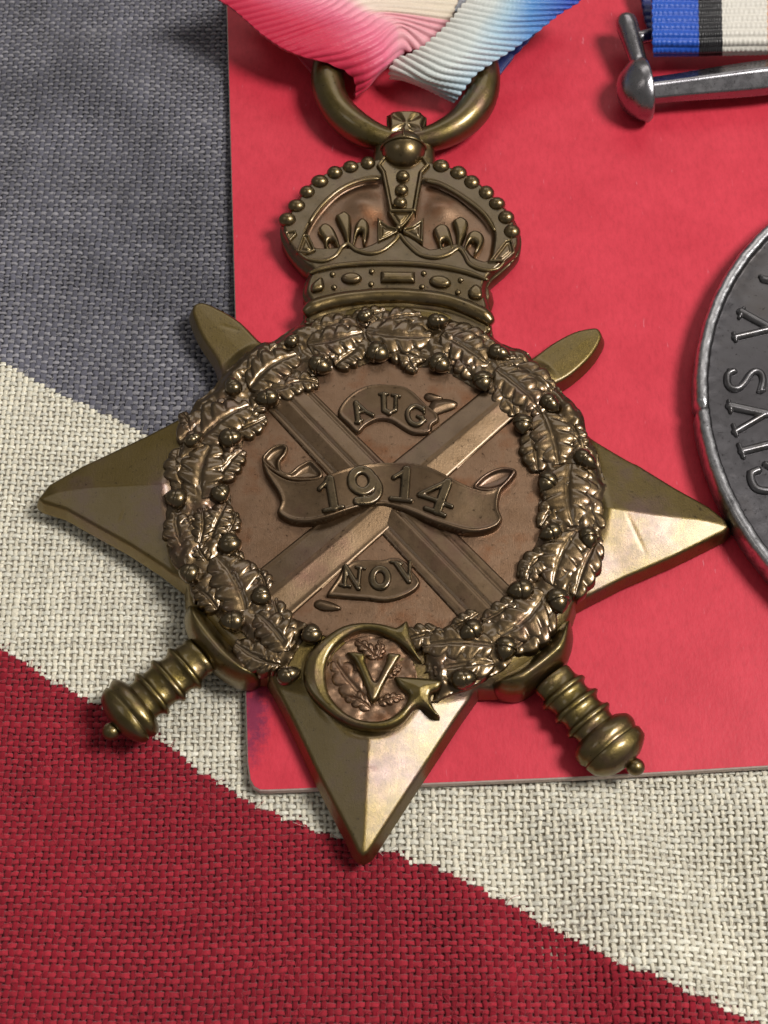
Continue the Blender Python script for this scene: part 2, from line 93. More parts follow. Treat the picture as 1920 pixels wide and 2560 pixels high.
 'white': [[[7.94,41.66,5.4],[9.67,41.32,5.6],[11.64,41.29,5.5],[15.39,40.88,5.0]],[[6.73,40.02,5.2],[8.45,39.43,5.4],[10.58,39.14,5.3],[14.39,39.71,4.6]],[[5.83,38.92,5.0],[7.65,38.2,5.2],[9.87,37.91,5.1],[13.01,38.89,4.3]],[[5.14,37.95,4.8],[6.67,37.37,5.0],[8.59,36.89,4.9],[11.72,37.82,4.0]],[[4.56,37.34,4.5],[5.88,36.6,4.8],[7.61,36.0,4.7],[10.22,36.57,3.8]],[[3.68,36.47,4.2],[4.91,35.68,4.5],[6.44,35.11,4.5],[8.93,35.61,3.6]],[[2.71,35.83,3.8],[3.85,34.82,4.2],[5.28,34.26,4.2],[7.55,34.68,3.4]],[[1.85,35.73,3.3],[2.99,34.5,3.8],[4.33,33.75,3.8],[6.58,34.01,3.1]],[[1.07,35.81,2.8],[2.22,34.33,3.3],[3.57,33.46,3.3],[5.97,33.46,2.6]],[[0.49,35.41,2.2],[1.55,34.44,2.7],[2.91,33.71,2.6],[5.5,33.12,2.0]],[[0.59,35.34,1.3],[1.47,34.94,1.6],[2.84,34.3,1.6],[5.1,33.16,1.2]]],
 'back': [[[-10.95,43.88,3],[-1.82,43.88,3],[10.34,43.88,3],[14.55,43.07,3]],[[-8.13,39.22,2],[-1.81,39.82,2.2],[6.63,39.82,2.2],[11.12,38.82,2]],[[-6.4,37.71,1.0],[-2.41,38.51,1.5],[5.73,38.51,1.5],[9.52,37.4,1]],[[-5.37,36.45,0.5],[-1.81,38.4,1.2],[4.83,38.0,1.2],[8.6,36.12,0.6]]],
 'warrib': [[[20.11,42.25,4.2],[23.49,42.25,4.2],[25.28,42.31,4.2],[28.71,42.37,4.2],[31.96,42.44,4.2]],[[20.03,40.64,3.8],[23.42,40.64,3.8],[25.18,40.69,3.8],[28.59,40.76,3.8],[31.86,40.84,3.8]],[[19.92,37.93,3.4],[23.28,37.96,3.4],[25.03,38.01,3.4],[28.38,38.08,3.4],[31.63,38.18,3.4]],[[19.94,37.09,3.0],[23.3,37.12,3.0],[25.05,37.17,3.0],[28.4,37.26,3.0],[31.63,37.36,3.0]],[[20.11,36.92,2.3],[23.42,36.97,2.3],[25.18,37.02,2.3],[28.57,37.12,2.3],[31.79,37.22,2.3]],[[20.33,37.25,1.6],[23.58,37.31,1.6],[25.36,37.36,1.6],[28.79,37.46,1.6],[32.02,37.56,1.6]]],
 'warback': [[[19.74,44.71,1.8],[32.9,44.97,1.8]],[[19.82,43.05,1.4],[32.79,43.3,1.4]],[[20.07,41.14,1.0],[32.66,41.39,1.0]],[[20.54,40.07,0.8],[32.57,40.32,0.8]]],
 'bar': [[19.31,33.7],[34.48,35.99]],
 'barw': [[24.07,35.22],[23.8,32.42]],
 'knob': [[19.25,33.55],[17.05,33.55],[18.89,36.07],[19.48,31.19]],
 'post': [[19.04,35.81,1.9],[18.27,39.97,2.2]],
 'pin': [[18.62,38.32,2.2],[22.38,39.67,1.8]],
 'scratch': [[8.88,13.62],[9.53,12.56],[7.48,13.56],[7.97,13.32]],
}
# ---------------------------------------------------------------- helpers
def tag(o, label=None, cat=None, group=None, kind=None):
    if label: o['label'] = label
    if cat: o['category'] = cat
    if group: o['group'] = group
    if kind: o['kind'] = kind
    return o
def thing(name, loc, label, cat):
    o = bpy.data.objects.new(name, None); COL.objects.link(o); o.location = loc; o.empty_display_size = 2
    bpy.context.view_layer.update()
    return tag(o, label, cat)
def adopt(o, parent):
    if parent:
        o.parent = parent
        inv = Matrix.Identity(4); p = parent
        while p:
            inv = inv @ Matrix.Identity(4); p = p.parent
        o.matrix_parent_inverse = world(parent).inverted()
    return o
def world(o):
    m = Matrix.LocRotScale(o.location, o.rotation_euler, o.scale)
    return (world(o.parent) @ o.matrix_parent_inverse @ m) if o.parent else m
def mesh_np(name, V, F, mat, parent=None, smooth=True, tris=False):
    V = np.asarray(V, np.float32); F = np.asarray(F, np.int32); k = F.shape[1]
    me = bpy.data.meshes.new(name)
    me.vertices.add(len(V)); me.vertices.foreach_set('co', V.ravel())
    me.loops.add(F.size); me.loops.foreach_set('vertex_index', F.ravel())
    me.polygons.add(len(F)); me.polygons.foreach_set('loop_start', np.arange(0, F.size, k, dtype=np.int32))
    me.update(calc_edges=True); me.validate()
    me.polygons.foreach_set('use_smooth', np.full(len(me.polygons), smooth))
    for mm in (mat if isinstance(mat, (list, tuple)) else [mat]): me.materials.append(mm)
    o = bpy.data.objects.new(name, me); COL.objects.link(o)
    return adopt(o, parent)
def smooth01(x):
    x = np.clip(x, 0, 1); return x*x*(3-2*x)
def cr(pts, n=4, closed=True):
    P = np.asarray(pts, float); N = len(P); out = []
    for i in range(N if closed else N-1):
        g = (lambda k: P[k % N]) if closed else (lambda k: P[min(max(k, 0), N-1)])
        a, b, c, d = g(i-1), g(i), g(i+1), g(i+2)
        for j in range(n):
            t = j/n
            out.append(.5*((2*b)+(-a+c)*t+(2*a-5*b+4*c-d)*t*t+(-a+3*b-3*c+d)*t**3))
    if not closed: out.append(P[-1])
    return np.array(out)
def sdf_poly(P, X, Y):
    P = np.asarray(P, float); d = np.full(X.shape, 1e9); ins = np.zeros(X.shape, bool)
    for a, b in zip(P, np.roll(P, -1, 0)):
        e = b-a; L = e@e
        if L < 1e-12: continue
        wx, wy = X-a[0], Y-a[1]; t = np.clip((wx*e[0]+wy*e[1])/L, 0, 1)
        d = np.minimum(d, (wx-t*e[0])**2+(wy-t*e[1])**2)
        c = (a[1] > Y) != (b[1] > Y)
        if abs(e[1]) > 1e-12: ins ^= c & (X < e[0]*(Y-a[1])/e[1]+a[0])
    d = np.sqrt(d); return np.where(ins, d, -d)
def sdf_strokes(st, X, Y):
    best = np.full(X.shape, -1e9)
    for pts, w in st:
        d = np.full(X.shape, 1e9)
        for a, b in zip(pts[:-1], pts[1:]):
            a = np.array(a); e = np.array(b)-a; L = max(e@e, 1e-9)
            wx, wy = X-a[0], Y-a[1]; t = np.clip((wx*e[0]+wy*e[1])/L, 0, 1)
            d = np.minimum(d, np.hypot(wx-t*e[0], wy-t*e[1]))
        best = np.maximum(best, w-d)
    return best
def relief(name, sdf, box, res, hfun, zlow, mat, parent, flare=0.0):
    """struck relief: a fine height field cut to an outline, with a wall down to zlow"""
    x0, y0, x1, y1 = box
    xs = np.arange(x0-2*res, x1+2.5*res, res); ys = np.arange(y0-2*res, y1+2.5*res, res)
    X, Y = np.meshgrid(xs, ys); d = sdf(X, Y); gy, gx = np.gradient(d, res)
    ins = d > 0
    cell = ins[:-1, :-1] | ins[1:, :-1] | ins[:-1, 1:] | ins[1:, 1:]
    out = ~ins; g2 = np.maximum(gx**2+gy**2, .25)
    dd = np.clip(d, -1.5*res, 0); X = np.where(out, X-dd*gx/g2, X); Y = np.where(out, Y-dd*gy/g2, Y); d = np.where(out, 0, d)
    Z = hfun(X, Y, d); H, Wd = X.shape
    idx = np.arange(H*Wd).reshape(H, Wd)
    J, I = np.nonzero(cell)
    F = np.stack([idx[J, I], idx[J, I+1], idx[J+1, I+1], idx[J+1, I]], 1)
    cp = np.pad(cell, 1); sk = []
    for dj, di, a, b in ((-1, 0, (0, 0), (0, 1)), (1, 0, (1, 1), (1, 0)), (0, -1, (1, 0), (0, 0)), (0, 1, (0, 1), (1, 1))):
        m = ~cp[J+1+dj, I+1+di]; j, i = J[m], I[m]
        p, q = idx[j+a[0], i+a[1]], idx[j+b[0], i+b[1]]
        sk.append(np.stack([q, p, p+H*Wd, q+H*Wd], 1))
    F = np.concatenate([F]+sk)
    V = np.stack([X.ravel(), Y.ravel(), Z.ravel()], 1)
    Vb = V.copy(); Vb[:, 2] = zlow; gn = np.sqrt(gx**2+gy**2)+1e-6; Vb[:, 0] -= flare*(gx/gn).ravel(); Vb[:, 1] -= flare*(gy/gn).ravel()
    V = np.concatenate([V, Vb]); u, inv = np.unique(F, return_inverse=True)
    return mesh_np(name, V[u], inv.reshape(F.shape), mat, parent)
def poly_relief(name, pts, res, hfun, zlow, mat, parent, n=4, corner=False):
    P = np.asarray(pts, float) if corner else cr(pts, n)
    return relief(name, lambda X, Y: sdf_poly(P, X, Y), (*P.min(0), *P.max(0)), res, hfun, zlow, mat, parent)
def stroke_relief(name, st, res, hfun, zlow, mat, parent):
    st = [(cr(p, 4, closed=False) if len(p) > 3 else p, w) for p, w in st]; A = np.concatenate([np.array(p) for p, w in st]); w = max(w for p, w in st)
    return relief(name, lambda X, Y: sdf_strokes(st, X, Y), (*(A.min(0)-w), *(A.max(0)+w)), res, hfun, zlow, mat, parent)
def tube(name, pts, rad, mat, parent, n=10, closed=False, zs=1.0):
    P = np.asarray(pts, float); N = len(P); rad = np.broadcast_to(np.asarray(rad, float), (N,))
    T = np.gradient(P, axis=0) if not closed else np.roll(P, -1, 0)-np.roll(P, 1, 0)
    T /= np.linalg.norm(T, axis=1)[:, None]
    up = np.array([0, 0, 1.]); A = np.cross(T, up); A /= np.linalg.norm(A, axis=1)[:, None]; B = np.cross(A, T)
    th = np.linspace(0, 2*math.pi, n, endpoint=False)
    V = P[:, None]+rad[:, None, None]*(A[:, None]*np.cos(th)[None, :, None]+B[:, None]*np.sin(th)[None, :, None]*zs)
    V = V.reshape(-1, 3); F = []
    for i in range(N if closed else N-1):
        for k in range(n):
            F.append((i*n+k, i*n+(k+1) % n, ((i+1) % N)*n+(k+1) % n, ((i+1) % N)*n+k))
    if not closed:
        c0, c1 = len(V), len(V)+1; V = np.concatenate([V, [P[0]-T[0]*rad[0]*.3, P[-1]+T[-1]*rad[-1]*.3]])
        for k in range(n):
            F.append((c0, (k+1) % n, k, c0)); F.append((c1, (N-1)*n+k, (N-1)*n+(k+1) % n, c1))
        F = [f if len(set(f)) == 4 else f[:3] for f in F]
        me = bpy.data.meshes.new(name); me.from_pydata(V.tolist(), [], F); me.update()
        me.polygons.foreach_set('use_smooth', np.full(len(me.polygons), True)); me.materials.append(mat)
        o = bpy.data.objects.new(name, me); COL.objects.link(o); return adopt(o, parent)
    return mesh_np(name, V, F, mat, parent)
def lathe(name, p0, p1, prof, mat, parent, n=28, zs=1.0, wear=.012):
    p0 = np.array(p0, float); ax = np.array(p1, float)-p0; ax /= np.linalg.norm(ax)
    A = np.cross(ax, [0, 0, 1.]); A /= np.linalg.norm(A); B = np.cross(A, ax)
    prof = cr(prof, 5, closed=False); th = np.linspace(0, 2*math.pi, n, endpoint=False)
    ph_ = rng.uniform(0, 6, 4); wob = lambda t, a: 1+wear*(math.sin(a*3+t*2.1+ph_[0])+.7*math.sin(a*5-t*4.3+ph_[1])+.6*math.sin(t*7.7+a*2+ph_[2])+.4*math.sin(a*9+t*11+ph_[3]))
    V = np.array([p0+ax*t+max(r, .01)*wob(t, a)*(A*math.cos(a)+B*math.sin(a)*zs) for t, r in prof for a in th])
    F = [(i*n+k, i*n+(k+1) % n, (i+1)*n+(k+1) % n, (i+1)*n+k) for i in range(len(prof)-1) for k in range(n)]
    return mesh_np(name, V, F, mat, parent)
def ball_mesh(name, mat, nu=20, nv=12):
    V = [(math.sin(math.pi*j/nv)*math.cos(2*math.pi*i/nu), math.sin(math.pi*j/nv)*math.sin(2*math.pi*i/nu), math.cos(math.pi*j/nv)) for j in range(nv+1) for i in range(nu)]
    F = [(j*nu+i, (j+1)*nu+i, (j+1)*nu+(i+1) % nu, j*nu+(i+1) % nu) for j in range(nv) for i in range(nu)]
    me = bpy.data.meshes.new(name); me.from_pydata(V, [], F); me.update()
    me.polygons.foreach_set('use_smooth', np.full(len(me.polygons), True)); me.materials.append(mat); return me
def place(name, me, loc, scale, parent, rz=0):
    o = bpy.data.objects.new(name, me); COL.objects.link(o); o.location = loc
    o.scale = scale if isinstance(scale, (tuple, list)) else (scale,)*3; o.rotation_euler = (0, 0, rz)
    return adopt(o, parent)
def noise2(X, Y, f, seed, oct=3):
    r = np.random.default_rng(seed); out = np.zeros(np.shape(X))
    for k in range(oct*5):
        a = r.uniform(0, 6.28); ff = f*(1+.9*(k//5))*r.uniform(.7, 1.3)
        out = out+np.sin((X*math.cos(a)+Y*math.sin(a))*ff+r.uniform(0, 6.28))/(1+k//5)
    return out/(oct*1.6)
# ---------------------------------------------------------------- materials
def new_mat(name):
    m = bpy.data.materials.new(name); m.use_nodes = True; nt = m.node_tree
    return m, nt, nt.nodes['Principled BSDF']
def node(nt, t, **kw):
    n = nt.nodes.new(t)
    for k, v in kw.items():
        if k in n.inputs: n.inputs[k].default_value = v
        else: setattr(n, k, v)
    return n
def noise(nt, scale, detail=4, rough=.55, stretch=None):
    tc = node(nt, 'ShaderNodeTexCoord'); n = node(nt, 'ShaderNodeTexNoise', Scale=scale, Detail=detail, Roughness=rough)
    if stretch:
        mp = node(nt, 'ShaderNodeMapping'); mp.inputs['Scale'].default_value = stretch
        if len(stretch) > 3: pass
        nt.links.new(tc.outputs['Object'], mp.inputs['Vector']); nt.links.new(mp.outputs['Vector'], n.inputs['Vector'])
    else: nt.links.new(tc.outputs['Object'], n.inputs['Vector'])
    return n
def ramp(nt, src, stops):
    r = node(nt, 'ShaderNodeValToRGB'); e = r.color_ramp.elements
    while len(e) < len(stops): e.new(.5)
    for el, (p, c) in zip(e, stops): el.position = p; el.color = (*c, 1) if len(c) == 3 else c
    nt.links.new(src, r.inputs['Fac']); return r
def bump(nt, src, bs, strength, dist):
    b = node(nt, 'ShaderNodeBump', Strength=strength, Distance=dist)
    nt.links.new(src, b.inputs['Height']); nt.links.new(b.outputs['Normal'], bs.inputs['Normal']); return b
def metal(name, ca, cb, cc, r0, r1, patch=.35, bstr=.25, coat=.18, crough=.16):
    m, nt, bs = new_mat(name)
    n = noise(nt, patch, 6, .62); c = ramp(nt, n.outputs['Fac'], [(.34, ca), (.52, cb), (.70, cc)])
    sp = noise(nt, 3.2, 3, .7); spr = ramp(nt, sp.outputs['Fac'], [(.29, (.30, .28, .26)), (.38, (1, 1, 1)), (.66, (1, 1, 1)), (.80, (1.35, 1.25, 1.1))])
    mx = node(nt, 'ShaderNodeMix', data_type='RGBA', blend_type='MULTIPLY'); mx.inputs[0].default_value = .8
    nt.links.new(c.outputs[0], mx.inputs[6]); nt.links.new(spr.outputs[0], mx.inputs[7]); nt.links.new(mx.outputs[2], bs.inputs['Base Color'])
    bs.inputs['Metallic'].default_value = 1.0; bs.inputs['Coat Weight'].default_value = coat; bs.inputs['Coat Roughness'].default_value = crough; bs.inputs['Coat IOR'].default_value = 1.85
    n2 = noise(nt, 1.6, 8, .7); rr = node(nt, 'ShaderNodeMapRange'); rr.inputs['From Min'].default_value = .3; rr.inputs['From Max'].default_value = .7
    rr.inputs['To Min'].default_value = r0; rr.inputs['To Max'].default_value = r1
    nt.links.new(n2.outputs['Fac'], rr.inputs['Value']); nt.links.new(rr.outputs['Result'], bs.inputs['Roughness'])
    n3 = noise(nt, 7, 8, .7); n5 = noise(nt, 1.5, 3, .6, (9, .8, 1)); ad = node(nt, 'ShaderNodeMath', operation='MULTIPLY_ADD')
    nt.links.new(n5.outputs['Fac'], ad.inputs[0]); ad.inputs[1].default_value = .35; nt.links.new(n3.outputs['Fac'], ad.inputs[2]); bump(nt, ad.outputs[0], bs, bstr, .05)
    return m
OLIVE = metal('bronze_olive', (0.129, 0.094, 0.024), (0.165, 0.123, 0.048), (0.159, 0.099, 0.066), .30, .46, .55, .35, coat=.30, crough=.14)
BROWN = metal('bronze_brown', (0.216, 0.129, 0.076), (0.248, 0.155, 0.097), (0.221, 0.105, 0.053), .36, .50, .45, .35, coat=.20, crough=.22)
BLADE = metal('bronze_blade', (.136, .086, .046), (.165, .110, .064), (.145, .082, .056), .32, .46, .30, .2, coat=.20, crough=.20)
BODY = metal('bronze_body', (0.154, 0.107, 0.023), (0.180, 0.129, 0.046), (0.180, 0.114, 0.095), .30, .52, .19, .50, coat=.32, crough=.26)
FIGURE = metal('bronze_figures', (0.108, 0.079, 0.042), (0.140, 0.103, 0.057), (0.122, 0.081, 0.051), .26, .40, .8, coat=.4, crough=.14)
GLOSS = metal('bronze_glossy', (0.118, 0.082, 0.035), (0.147, 0.107, 0.053), (0.126, 0.080, 0.048), .24, .36, .5, .25, coat=.50, crough=.10)
LEAF = metal('bronze_leaf', (0.126, 0.082, 0.037), (0.155, 0.106, 0.055), (0.139, 0.082, 0.051), .30, .44, .5, .25, coat=.45, crough=.14)
CROWNBASE = metal('bronze_crown_ground', (.120, .086, .040), (.150, .108, .056), (.130, .084, .050), .30, .44, .5, .4, coat=.3)
CROWN = metal('bronze_crown', (0.153, 0.106, 0.040), (0.184, 0.132, 0.061), (0.158, 0.103, 0.061), .27, .42, .5, coat=.35)
SILVER = metal('tarnished_silver', (.085, .081, .086), (.110, .106, .114), (.100, .088, .080), .30, .42, .09, .15, coat=.2)
SILLET = metal('silver_letters', (.15, .145, .15), (.20, .195, .205), (.13, .12, .115), .28, .42, .6, coat=.25)
SILRIM = metal('worn_silver', (.34, .34, .355), (.50, .50, .52), (.20, .197, .21), .26, .42, 1.2, .2, coat=.2)
SILBAR = metal('bright_tarnished_silver', (.27, .262, .285), (.33, .325, .345), (.24, .23, .25), .22, .34, .3, .15, coat=.2)
def paper():
    m, nt, bs = new_mat('red_card')
    n = noise(nt, .22, 5, .6); c = ramp(nt, n.outputs['Fac'], [(.3, (.60, .034, .060)), (.7, (.70, .048, .080))])
    n2 = noise(nt, 2.6, 8, .78, (1, .38, 1)); c2 = ramp(nt, n2.outputs['Fac'], [(.30, (.84, .78, .80)), (.52, (1, 1, 1)), (.74, (1.06, 1.2, 1.15))])
    mx = node(nt, 'ShaderNodeMix', data_type='RGBA', blend_type='MULTIPLY'); mx.inputs[0].default_value = 1
    nt.links.new(c.outputs[0], mx.inputs[6]); nt.links.new(c2.outputs[0], mx.inputs[7])
    # ink blots near the lower left corner of the card
    tc = node(nt, 'ShaderNodeTexCoord'); mp = node(nt, 'ShaderNodeMapping'); mp.inputs['Location'].default_value = (7.6/6.5, 14.5/8, 0); mp.inputs['Scale'].default_value = (1/2.2, 1/7, 1)
    mp.inputs['Location'].default_value = (7.9/2.2, 13.5/7, 0)
    nt.links.new(tc.outputs['Object'], mp.inputs['Vector']); g = node(nt, 'ShaderNodeTexGradient', gradient_type='SPHERICAL'); nt.links.new(mp.outputs['Vector'], g.inputs['Vector'])
    n3 = noise(nt, 1.7, 6, .75); mu = node(nt, 'ShaderNodeMath', operation='MULTIPLY'); nt.links.new(g.outputs['Fac'], mu.inputs[0]); nt.links.new(n3.outputs['Fac'], mu.inputs[1])
    rr = ramp(nt, mu.outputs[0], [(.22, (0, 0, 0)), (.42, (.75, .75, .75))])
    m2 = node(nt, 'ShaderNodeMix', data_type='RGBA'); nt.links.new(rr.outputs[0], m2.inputs[0]); nt.links.new(mx.outputs[2], m2.inputs[6]); m2.inputs[7].default_value = (.12, .02, .07, 1)
    # small pale scuffs
    n4 = noise(nt, 1.1, 3, .5, (3, .6, 1)); r4 = ramp(nt, n4.outputs['Fac'], [(.70, (0, 0, 0)), (.78, (.35, .35, .35))])
    m3_ = node(nt, 'ShaderNodeMix', data_type='RGBA'); nt.links.new(r4.outputs[0], m3_.inputs[0]); nt.links.new(m2.outputs[2], m3_.inputs[6]); m3_.inputs[7].default_value = (.8, .35, .42, 1)
    nt.links.new(m3_.outputs[2], bs.inputs['Base Color'])
    bs.inputs['Roughness'].default_value = .48; bs.inputs['Specular IOR Level'].default_value = .30
    n5 = noise(nt, 5, 6, .6, (1, .5, 1)); bump(nt, n5.outputs['Fac'], bs, .35, .05)
    return m
def plain(name, a, b, scale, rough, bstr=.3, bd=.05):
    m, nt, bs = new_mat(name); n = noise(nt, scale, 5, .6); c = ramp(nt, n.outputs['Fac'], [(.3, a), (.7, b)])
    nt.links.new(c.outputs[0], bs.inputs['Base Color']); bs.inputs['Roughness'].default_value = rough
    bump(nt, n.outputs['Fac'], bs, bstr, bd); return m
def thread(name, col):
    m, nt, bs = new_mat(name); at = node(nt, 'ShaderNodeAttribute', attribute_name='tint')
    n = noise(nt, 9, 4, .7); r = ramp(nt, n.outputs['Fac'], [(.25, tuple(c*.72 for c in col)), (.75, tuple(min(1, c*1.22) for c in col))])
    mx = node(nt, 'ShaderNodeMix', data_type='RGBA', blend_type='MULTIPLY'); mx.inputs[0].default_value = 1
    nt.links.new(r.outputs[0], mx.inputs[6]); nt.links.new(at.outputs['Color'], mx.inputs[7]); nt.links.new(mx.outputs[2], bs.inputs['Base Color'])
    bs.inputs['Roughness'].default_value = .85; bs.inputs['Specular IOR Level'].default_value = .2
    bs.inputs['Sheen Weight'].default_value = .15; bs.inputs['Sheen Roughness'].default_value = .5
    n2 = noise(nt, 14, 3, .6); bump(nt, n2.outputs['Fac'], bs, .6, .05)
    return m
def silk(name):
    m, nt, bs = new_mat(name); at = node(nt, 'ShaderNodeAttribute', attribute_name='dye')
    n = noise(nt, 7, 4, .65); r = ramp(nt, n.outputs['Fac'], [(.25, (.86, .86, .86)), (.75, (1, 1, 1))])
    mx = node(nt, 'ShaderNodeMix', data_type='RGBA', blend_type='MULTIPLY'); mx.inputs[0].default_value = 1
    nt.links.new(at.outputs['Color'], mx.inputs[6]); nt.links.new(r.outputs[0], mx.inputs[7]); nt.links.new(mx.outputs[2], bs.inputs['Base Color'])
    bs.inputs['Roughness'].default_value = .36; bs.inputs['Specular IOR Level'].default_value = .55
    bs.inputs['Sheen Weight'].default_value = .2
    n2 = noise(nt, 10, 4, .7); bump(nt, n2.outputs['Fac'], bs, .5, .06)
    return m
def srgb(r, g, b):
    f = lambda c: ((c/255+.055)/1.055)**2.4 if c > 10 else c/255/12.92
    return np.array([f(r), f(g), f(b)])
CARD = paper(); CORE = plain('card_core', (.50, .40, .36), (.62, .52, .47), 3, .8); SILK = silk('ribbon_silk')
# ---------------------------------------------------------------- table and flag
table = mesh_np('table', [(-400, -400, -1.35), (400, -400, -1.35), (400, 400, -1.35), (-400, 400, -1.35)], [(0, 1, 2, 3)], plain('pale_wood', (.23, .19, .145), (.31, .26, .20), .05, .6))
tag(table, kind='structure')
flag = thing('flag', (0, 0, -1.2), 'red white and blue woven cloth flag lying flat beneath the card and medals', 'flag')
def build_flag():
    pw, pf, sub = .410, .380, 4                       # warp spacing, weft spacing, samples per crossing
    blue = np.array(TR['blue_edge']); red = np.array(TR['red_edge']); card = np.array(TR['card'])
    bx, by = blue[:, 0], blue[:, 1]; rx, ry = red[:, 0], red[:, 1]
    def classify(x, y):
        j = noise2(x, y, 3.1, 5)*.20
        yb = np.interp(x, bx, by); yr = np.interp(x, rx, ry)
        return np.where(y+j > yb, 2, np.where(y+j < yr, 0, 1))
    def zc(x, y):
        z = -.92+.10*noise2(x, y, .22, 11)
        wx = smooth01((x-1)/7)*smooth01((-16.5-y)/4)
        z = z+wx*(.50*np.sin((x*.55+y*.25)*1.05)+.20*np.sin(x*.30-y*.75)+.30)
        return z+.12*smooth01((y-20)/20)*np.sin(y*.5+x*.2)
    def drift(x, y, s): return noise2(x, y, .16, s)*.34+noise2(x, y, 1.3, s+1)*.045
    xs0, xs1, ys0, ys1 = -37, 30, -39, 55
    wid = np.array([[.170, .130, .180], [.160, .142, .138]])
    VV, FF, CC, TT = [], [], [], []; off = 0
    ang = np.array([0, 1, 2, 3, 4, 5])*math.pi/3
    ca, sa = np.cos(ang), np.sin(ang)
    for axis in (0, 1):                               # 0: warp (runs along y), 1: weft (runs along x)
        a0, a1, b0, b1 = (xs0, xs1, ys0, ys1) if axis == 0 else (ys0, ys1, xs0, xs1)
        pa, p = (pw, pf) if axis == 0 else (pf, pw)
        nA = int((a1-a0)/pa); nS = int((b1-b0)/p)*sub
        k = np.arange(nS); s = b0+k*p/sub; jn = np.round((s-b0)/p).astype(int)
        for i in range(nA):
            a = a0+i*pa
            if axis == 0: x, y = np.full(nS, a), s
            else: x, y = s, np.full(nS, a)
            xx = x+(drift(x, y, 21) if axis == 0 else drift(x, y, 21)); yy = y+drift(x, y, 41)
            snap = b0+jn*p
            cx, cy = (np.full(nS, a), snap) if axis == 0 else (snap, np.full(nS, a))
            c = classify(.45*(cx+drift(cx, cy, 21))+.55*xx, .45*(cy+drift(cx, cy, 41))+.55*yy)
            zw = .066*np.cos(math.pi*(s-b0)/p)*(1 if i % 2 == 0 else -1)*(1 if axis == 0 else -1)
            thick = rng.uniform(.84, 1.14)*(1+.13*np.sin(s*rng.uniform(.3, .9)+rng.uniform(0, 6)))
            slub = np.zeros(nS)
            if rng.random() < .4:
                slub = .5*np.exp(-((s-rng.uniform(b0, b1))/rng.uniform(.6, 2.2))**2)
            w = wid[axis][c]*thick*(1+slub)*(1+.10*rng.standard_normal(nS)); h = .060*thick*(1+.08*rng.standard_normal(nS))
            z = zc(xx, yy)+zw
            wob = .03*np.sin(s*rng.uniform(2, 5)+rng.uniform(0, 6))
            if axis == 0:
                V = np.stack([xx[:, None]+wob[:, None]+w[:, None]*ca, np.repeat(yy[:, None], 6, 1), z[:, None]+h[:, None]*sa], 2)
            else:
                V = np.stack([np.repeat(xx[:, None], 6, 1), yy[:, None]+wob[:, None]+w[:, None]*ca*.92, z[:, None]+h[:, None]*sa], 2)
            V = V.reshape(-1, 3)+rng.normal(0, .009, (nS*6, 3))
            kk = np.arange(nS-1)[:, None]; q = np.arange(6)[None]; qn = (q+1) % 6
            F = np.stack([kk*6+q, kk*6+qn, (kk+1)*6+qn, (kk+1)*6+q], 2)
            if axis == 1: F = F[:, :, ::-1]
            half = 23.5+(y+31)*.125+4.0
            ok = (np.abs(x) < half)
            dcard_in = (x > np.interp(y, [-18, 40], [-7.9, -11.9])+2.2) & (y > np.interp(x, [-7, 23], [-18.3, -16.9])+2.2)
            ok &= ~dcard_in
            okf = ok[:-1] & ok[1:]
            F = F[okf].reshape(-1, 4)
            if not len(F): continue
            FF.append(F+off); VV.append(V); CC.append(np.repeat(c[:-1][okf]*2+axis, 6))
            tb = rng.uniform(.86, 1.10)*(1+.10*noise2(s, np.full(nS, a*3.), 2.2, 61))*(1+np.where(c == 2, .34, .07)*noise2(x, y, .24, 71)+np.where(c == 2, .14, .03)*noise2(x, y, 1.1, 72))
            TT.append(np.repeat(tb, 6)); off += len(V)
    V = np.concatenate(VV); F = np.concatenate(FF); C = np.concatenate(CC); Tn = np.concatenate(TT)
    cols = {0: (.28, .010, .024), 1: (.40, .024, .042), 2: (.84, .78, .64), 3: (.90, .85, .72), 4: (.125, .125, .158), 5: (.27, .265, .29)}
    for nm, ci in (('red_field', 0), ('white_band', 1), ('blue_field', 2)):
        mk = C//2 == ci; Fc = F[mk]; u, inv = np.unique(Fc, return_inverse=True)
        o = mesh_np(nm, V[u], inv.reshape(-1, 4), [thread(nm+'_warp', cols[ci*2]), thread(nm+'_weft', cols[ci*2+1])], flag)
        o.data.polygons.foreach_set('material_index', (C[mk] % 2).astype(np.int32))
        at = o.data.color_attributes.new('tint', 'FLOAT_COLOR', 'POINT')
        t = Tn[u]; at.data.foreach_set('color', np.stack([t, t, t, np.ones_like(t)], 1).astype(np.float32).ravel())
        tag(o, kind='stuff')
    # added backing sheet
    nx, ny = 150, 200; xs = np.linspace(xs0, xs1, nx); ys = np.linspace(ys0, ys1, ny); X, Y = np.meshgrid(xs, ys); Z = zc(X, Y)-.085+.02*noise2(X, Y, 4, 81)
    idx = np.arange(nx*ny).reshape(ny, nx); F = np.stack([idx[:-1, :-1], idx[:-1, 1:], idx[1:, 1:], idx[1:, :-1]], 2).reshape(-1, 4)
    cc = classify(X, Y).ravel()[F[:, 0]]
    for nm, q, ca_, cb_ in (('red_backing', 0, (.10, .006, .012), (.15, .010, .018)), ('white_backing', 1, (.36, .32, .25), (.46, .41, .33)), ('blue_backing', 2, (.050, .050, .068), (.085, .085, .105))):
        f = F[cc == q]; u, inv = np.unique(f, return_inverse=True)
        o = mesh_np(nm, np.stack([X, Y, Z], 2).reshape(-1, 3)[u], inv.reshape(-1, 4), plain(nm, ca_, cb_, 3, .9), flag); tag(o, kind='stuff')
build_flag()
